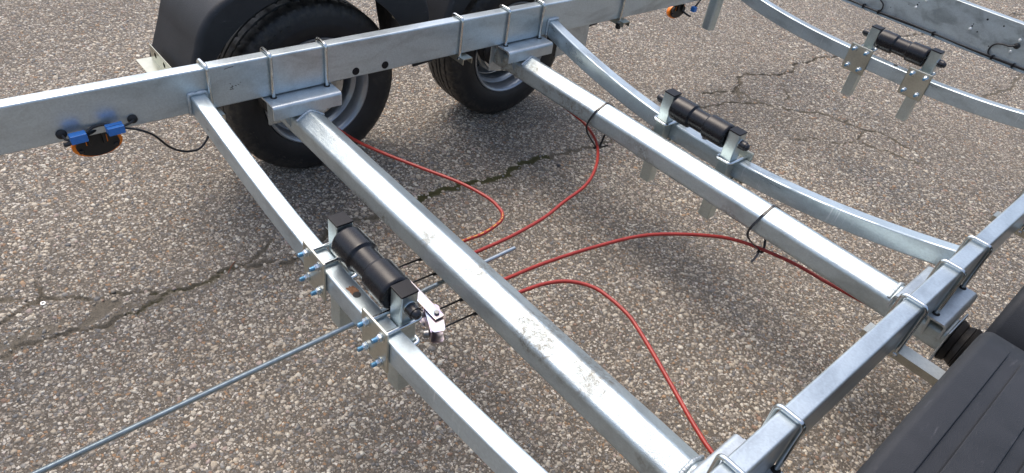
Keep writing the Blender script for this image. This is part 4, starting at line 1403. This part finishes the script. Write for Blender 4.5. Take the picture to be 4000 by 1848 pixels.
# rear light board -----------------------------------------------------------------------
bm = bmesh.new()
YB = 2.60
prism(bm, [(-0.10, YB, -0.072), (-0.10, YB, 0.096), (-0.10, YB + 0.0015, 0.0975), (-0.10, YB + 0.040, 0.0975), (-0.10, YB + 0.040, 0.0955), (-0.10, YB + 0.002, 0.0955), (-0.10, YB + 0.002, -0.070), (-0.10, YB + 0.018, -0.070), (-0.10, YB + 0.018, -0.072)], (1.75, 0, 0))
board = link("light_board", finish(bm, "light_board", MAT['board'], 40), T)
bm = bmesh.new()
prism(bm, [(-0.099, YB + 0.0005, -0.0725), (-0.099, YB - 0.010, -0.0725), (-0.099, YB - 0.010, -0.0705), (-0.099, YB + 0.0005, -0.0705)], (1.748, 0, 0))
link("board_lip", finish(bm, "board_lip", MAT['saddle'], 40), board)
for dz, dy, r in ((-0.0600, -0.006, 0.0040), (-0.0560, -0.013, 0.0034)):
    pts = [(x, YB + dy + 0.0012 * math.sin(x * 23 + dz * 900), dz + 0.0016 * math.sin(x * 15 + dy * 700)) for x in np.linspace(-0.1, 1.6, 40)]
    tube("board_wire", pts, r, MAT['wire'], board, 8, 2)
tube("board_wire", [(1.100, YB - 0.008, 0.013), (1.079, YB - 0.013, 0.006), (1.055, YB - 0.014, 0.004), (1.035, YB - 0.014, -0.004), (1.023, YB - 0.013, -0.022), (1.024, YB - 0.012, -0.042), (1.036, YB - 0.012, -0.055), (1.06, YB - 0.011, -0.060)], 0.0036, MAT['wire'], board)
tube("board_wire", [(0.505, YB - 0.008, 0.020), (0.521, YB - 0.012, -0.006), (0.541, YB - 0.013, -0.020), (0.546, YB - 0.013, -0.037), (0.540, YB - 0.012, -0.050), (0.52, YB - 0.011, -0.058)], 0.0034, MAT['wire'], board)
o = link("grommet", GROM, board, (1.104, YB, 0.014), rot=(0, 0, math.radians(-90)))
bm = bmesh.new(); add_box(bm, (0, 0, 0), (0.009, 0.020, 0.018), 0.002)
CLIP = finish(bm, "cable_clip", MAT['cap'], 40)
for x in (0.10, 0.30, 0.462, 0.537, 0.794, 1.048, 1.132, 1.35):
    link("cable_clip", CLIP, board, (x, YB - 0.008, -0.058), rot=(0, math.radians(random.uniform(-12, 12)), 0))
bm = bmesh.new(); add_cyl(bm, (0, 0.001, 0), (0, -0.010, 0), 0.0042, 0.0034, 10, True, 0.0008); add_cyl(bm, (0, 0.0, 0), (0, -0.0025, 0), 0.0066, 0.0060, 12, True, 0.0006)
SCR = finish(bm, "board_screw", simple("white_zinc_screw", (0.80, 0.82, 0.80), 0.3, 0.6), 40)
for x, z in ((0.673, 0.013), (0.700, 0.055), (0.914, 0.011), (1.102, 0.038), (1.094, -0.015), (0.40, 0.015), (1.30, 0.012)):
    link("board_screw", SCR, board, (x, YB, z))
for x, z, r in ((0.674, 0.026, .003), (0.676, 0.036, .002), (0.574, -0.024, .002), (0.640, 0.015, .0018), (0.916, 0.024, .003), (0.917, 0.033, .0022), (0.945, 0.010, .003), (0.956, 0.068, .0042), (1.023, 0.066, .0033), (1.012, -0.026, .0025)):
    disc((x, YB, z), r, MAT['holedark'], "screw_hole", board, 12, (0, 1, 0))

# ------------------------------------------------------------------ small things lying on the asphalt
bm = bmesh.new()
R1, R2, hh = 0.0066, 0.0038, 0.004
rA = [bm.verts.new((R1 * math.cos(math.radians(60 * k)), R1 * math.sin(math.radians(60 * k)), z)) for z in (0, hh) for k in range(6)]
rB = [bm.verts.new((R2 * math.cos(math.radians(60 * k)), R2 * math.sin(math.radians(60 * k)), z)) for z in (0, hh) for k in range(6)]
for k in range(6):
    j = (k + 1) % 6
    bm.faces.new((rA[k], rA[j], rA[6 + j], rA[6 + k])); bm.faces.new((rB[k], rB[6 + k], rB[6 + j], rB[j]))
    bm.faces.new((rA[6 + k], rA[6 + j], rB[6 + j], rB[6 + k])); bm.faces.new((rA[k], rB[k], rB[j], rA[j]))
me_ = finish(bm, "hex_nut", simple("pale_zinc_nut", (0.72, 0.72, 0.70), 0.45, 0.4), 30)
hn = bpy.data.objects.new("hex_nut", me_); scene.collection.objects.link(hn)
hn.location = (0.015, -0.767, -0.002); hn.rotation_euler = (0.1, 0.05, 0.4)
hn['label'] = "tiny pale hex nut lying on the asphalt beside the crack at left"; hn['category'] = "nut"
bm = bmesh.new()
sweep(bm, spline([(0.150, -0.325, 0.0), (0.137, -0.313, 0.003), (0.124, -0.300, 0.003), (0.113, -0.288, 0.001)], 5), circ(0.0014, 6))
me_ = finish(bm, "twig", MAT['ash'], 50)
tw = bpy.data.objects.new("twig", me_); scene.collection.objects.link(tw)
tw['label'] = "thin reddish brown twig lying in the sandy crack in front of the curved crossbeam"; tw['category'] = "twig"
bm = bmesh.new()
bmesh.ops.create_icosphere(bm, subdivisions=2, radius=0.008)
for v in bm.verts:
    v.co *= 1 + 0.25 * mnoise.noise(v.co * 150)
    v.co.z *= 0.7
me_ = finish(bm, "pebble", MAT['pebble'], 30)
pb = bpy.data.objects.new("pebble", me_); scene.collection.objects.link(pb)
pb.location = (0.218, 0.965, 0.002)
pb['label'] = "small black pebble on the asphalt just right of the mossy crack"; pb['category'] = "pebble"
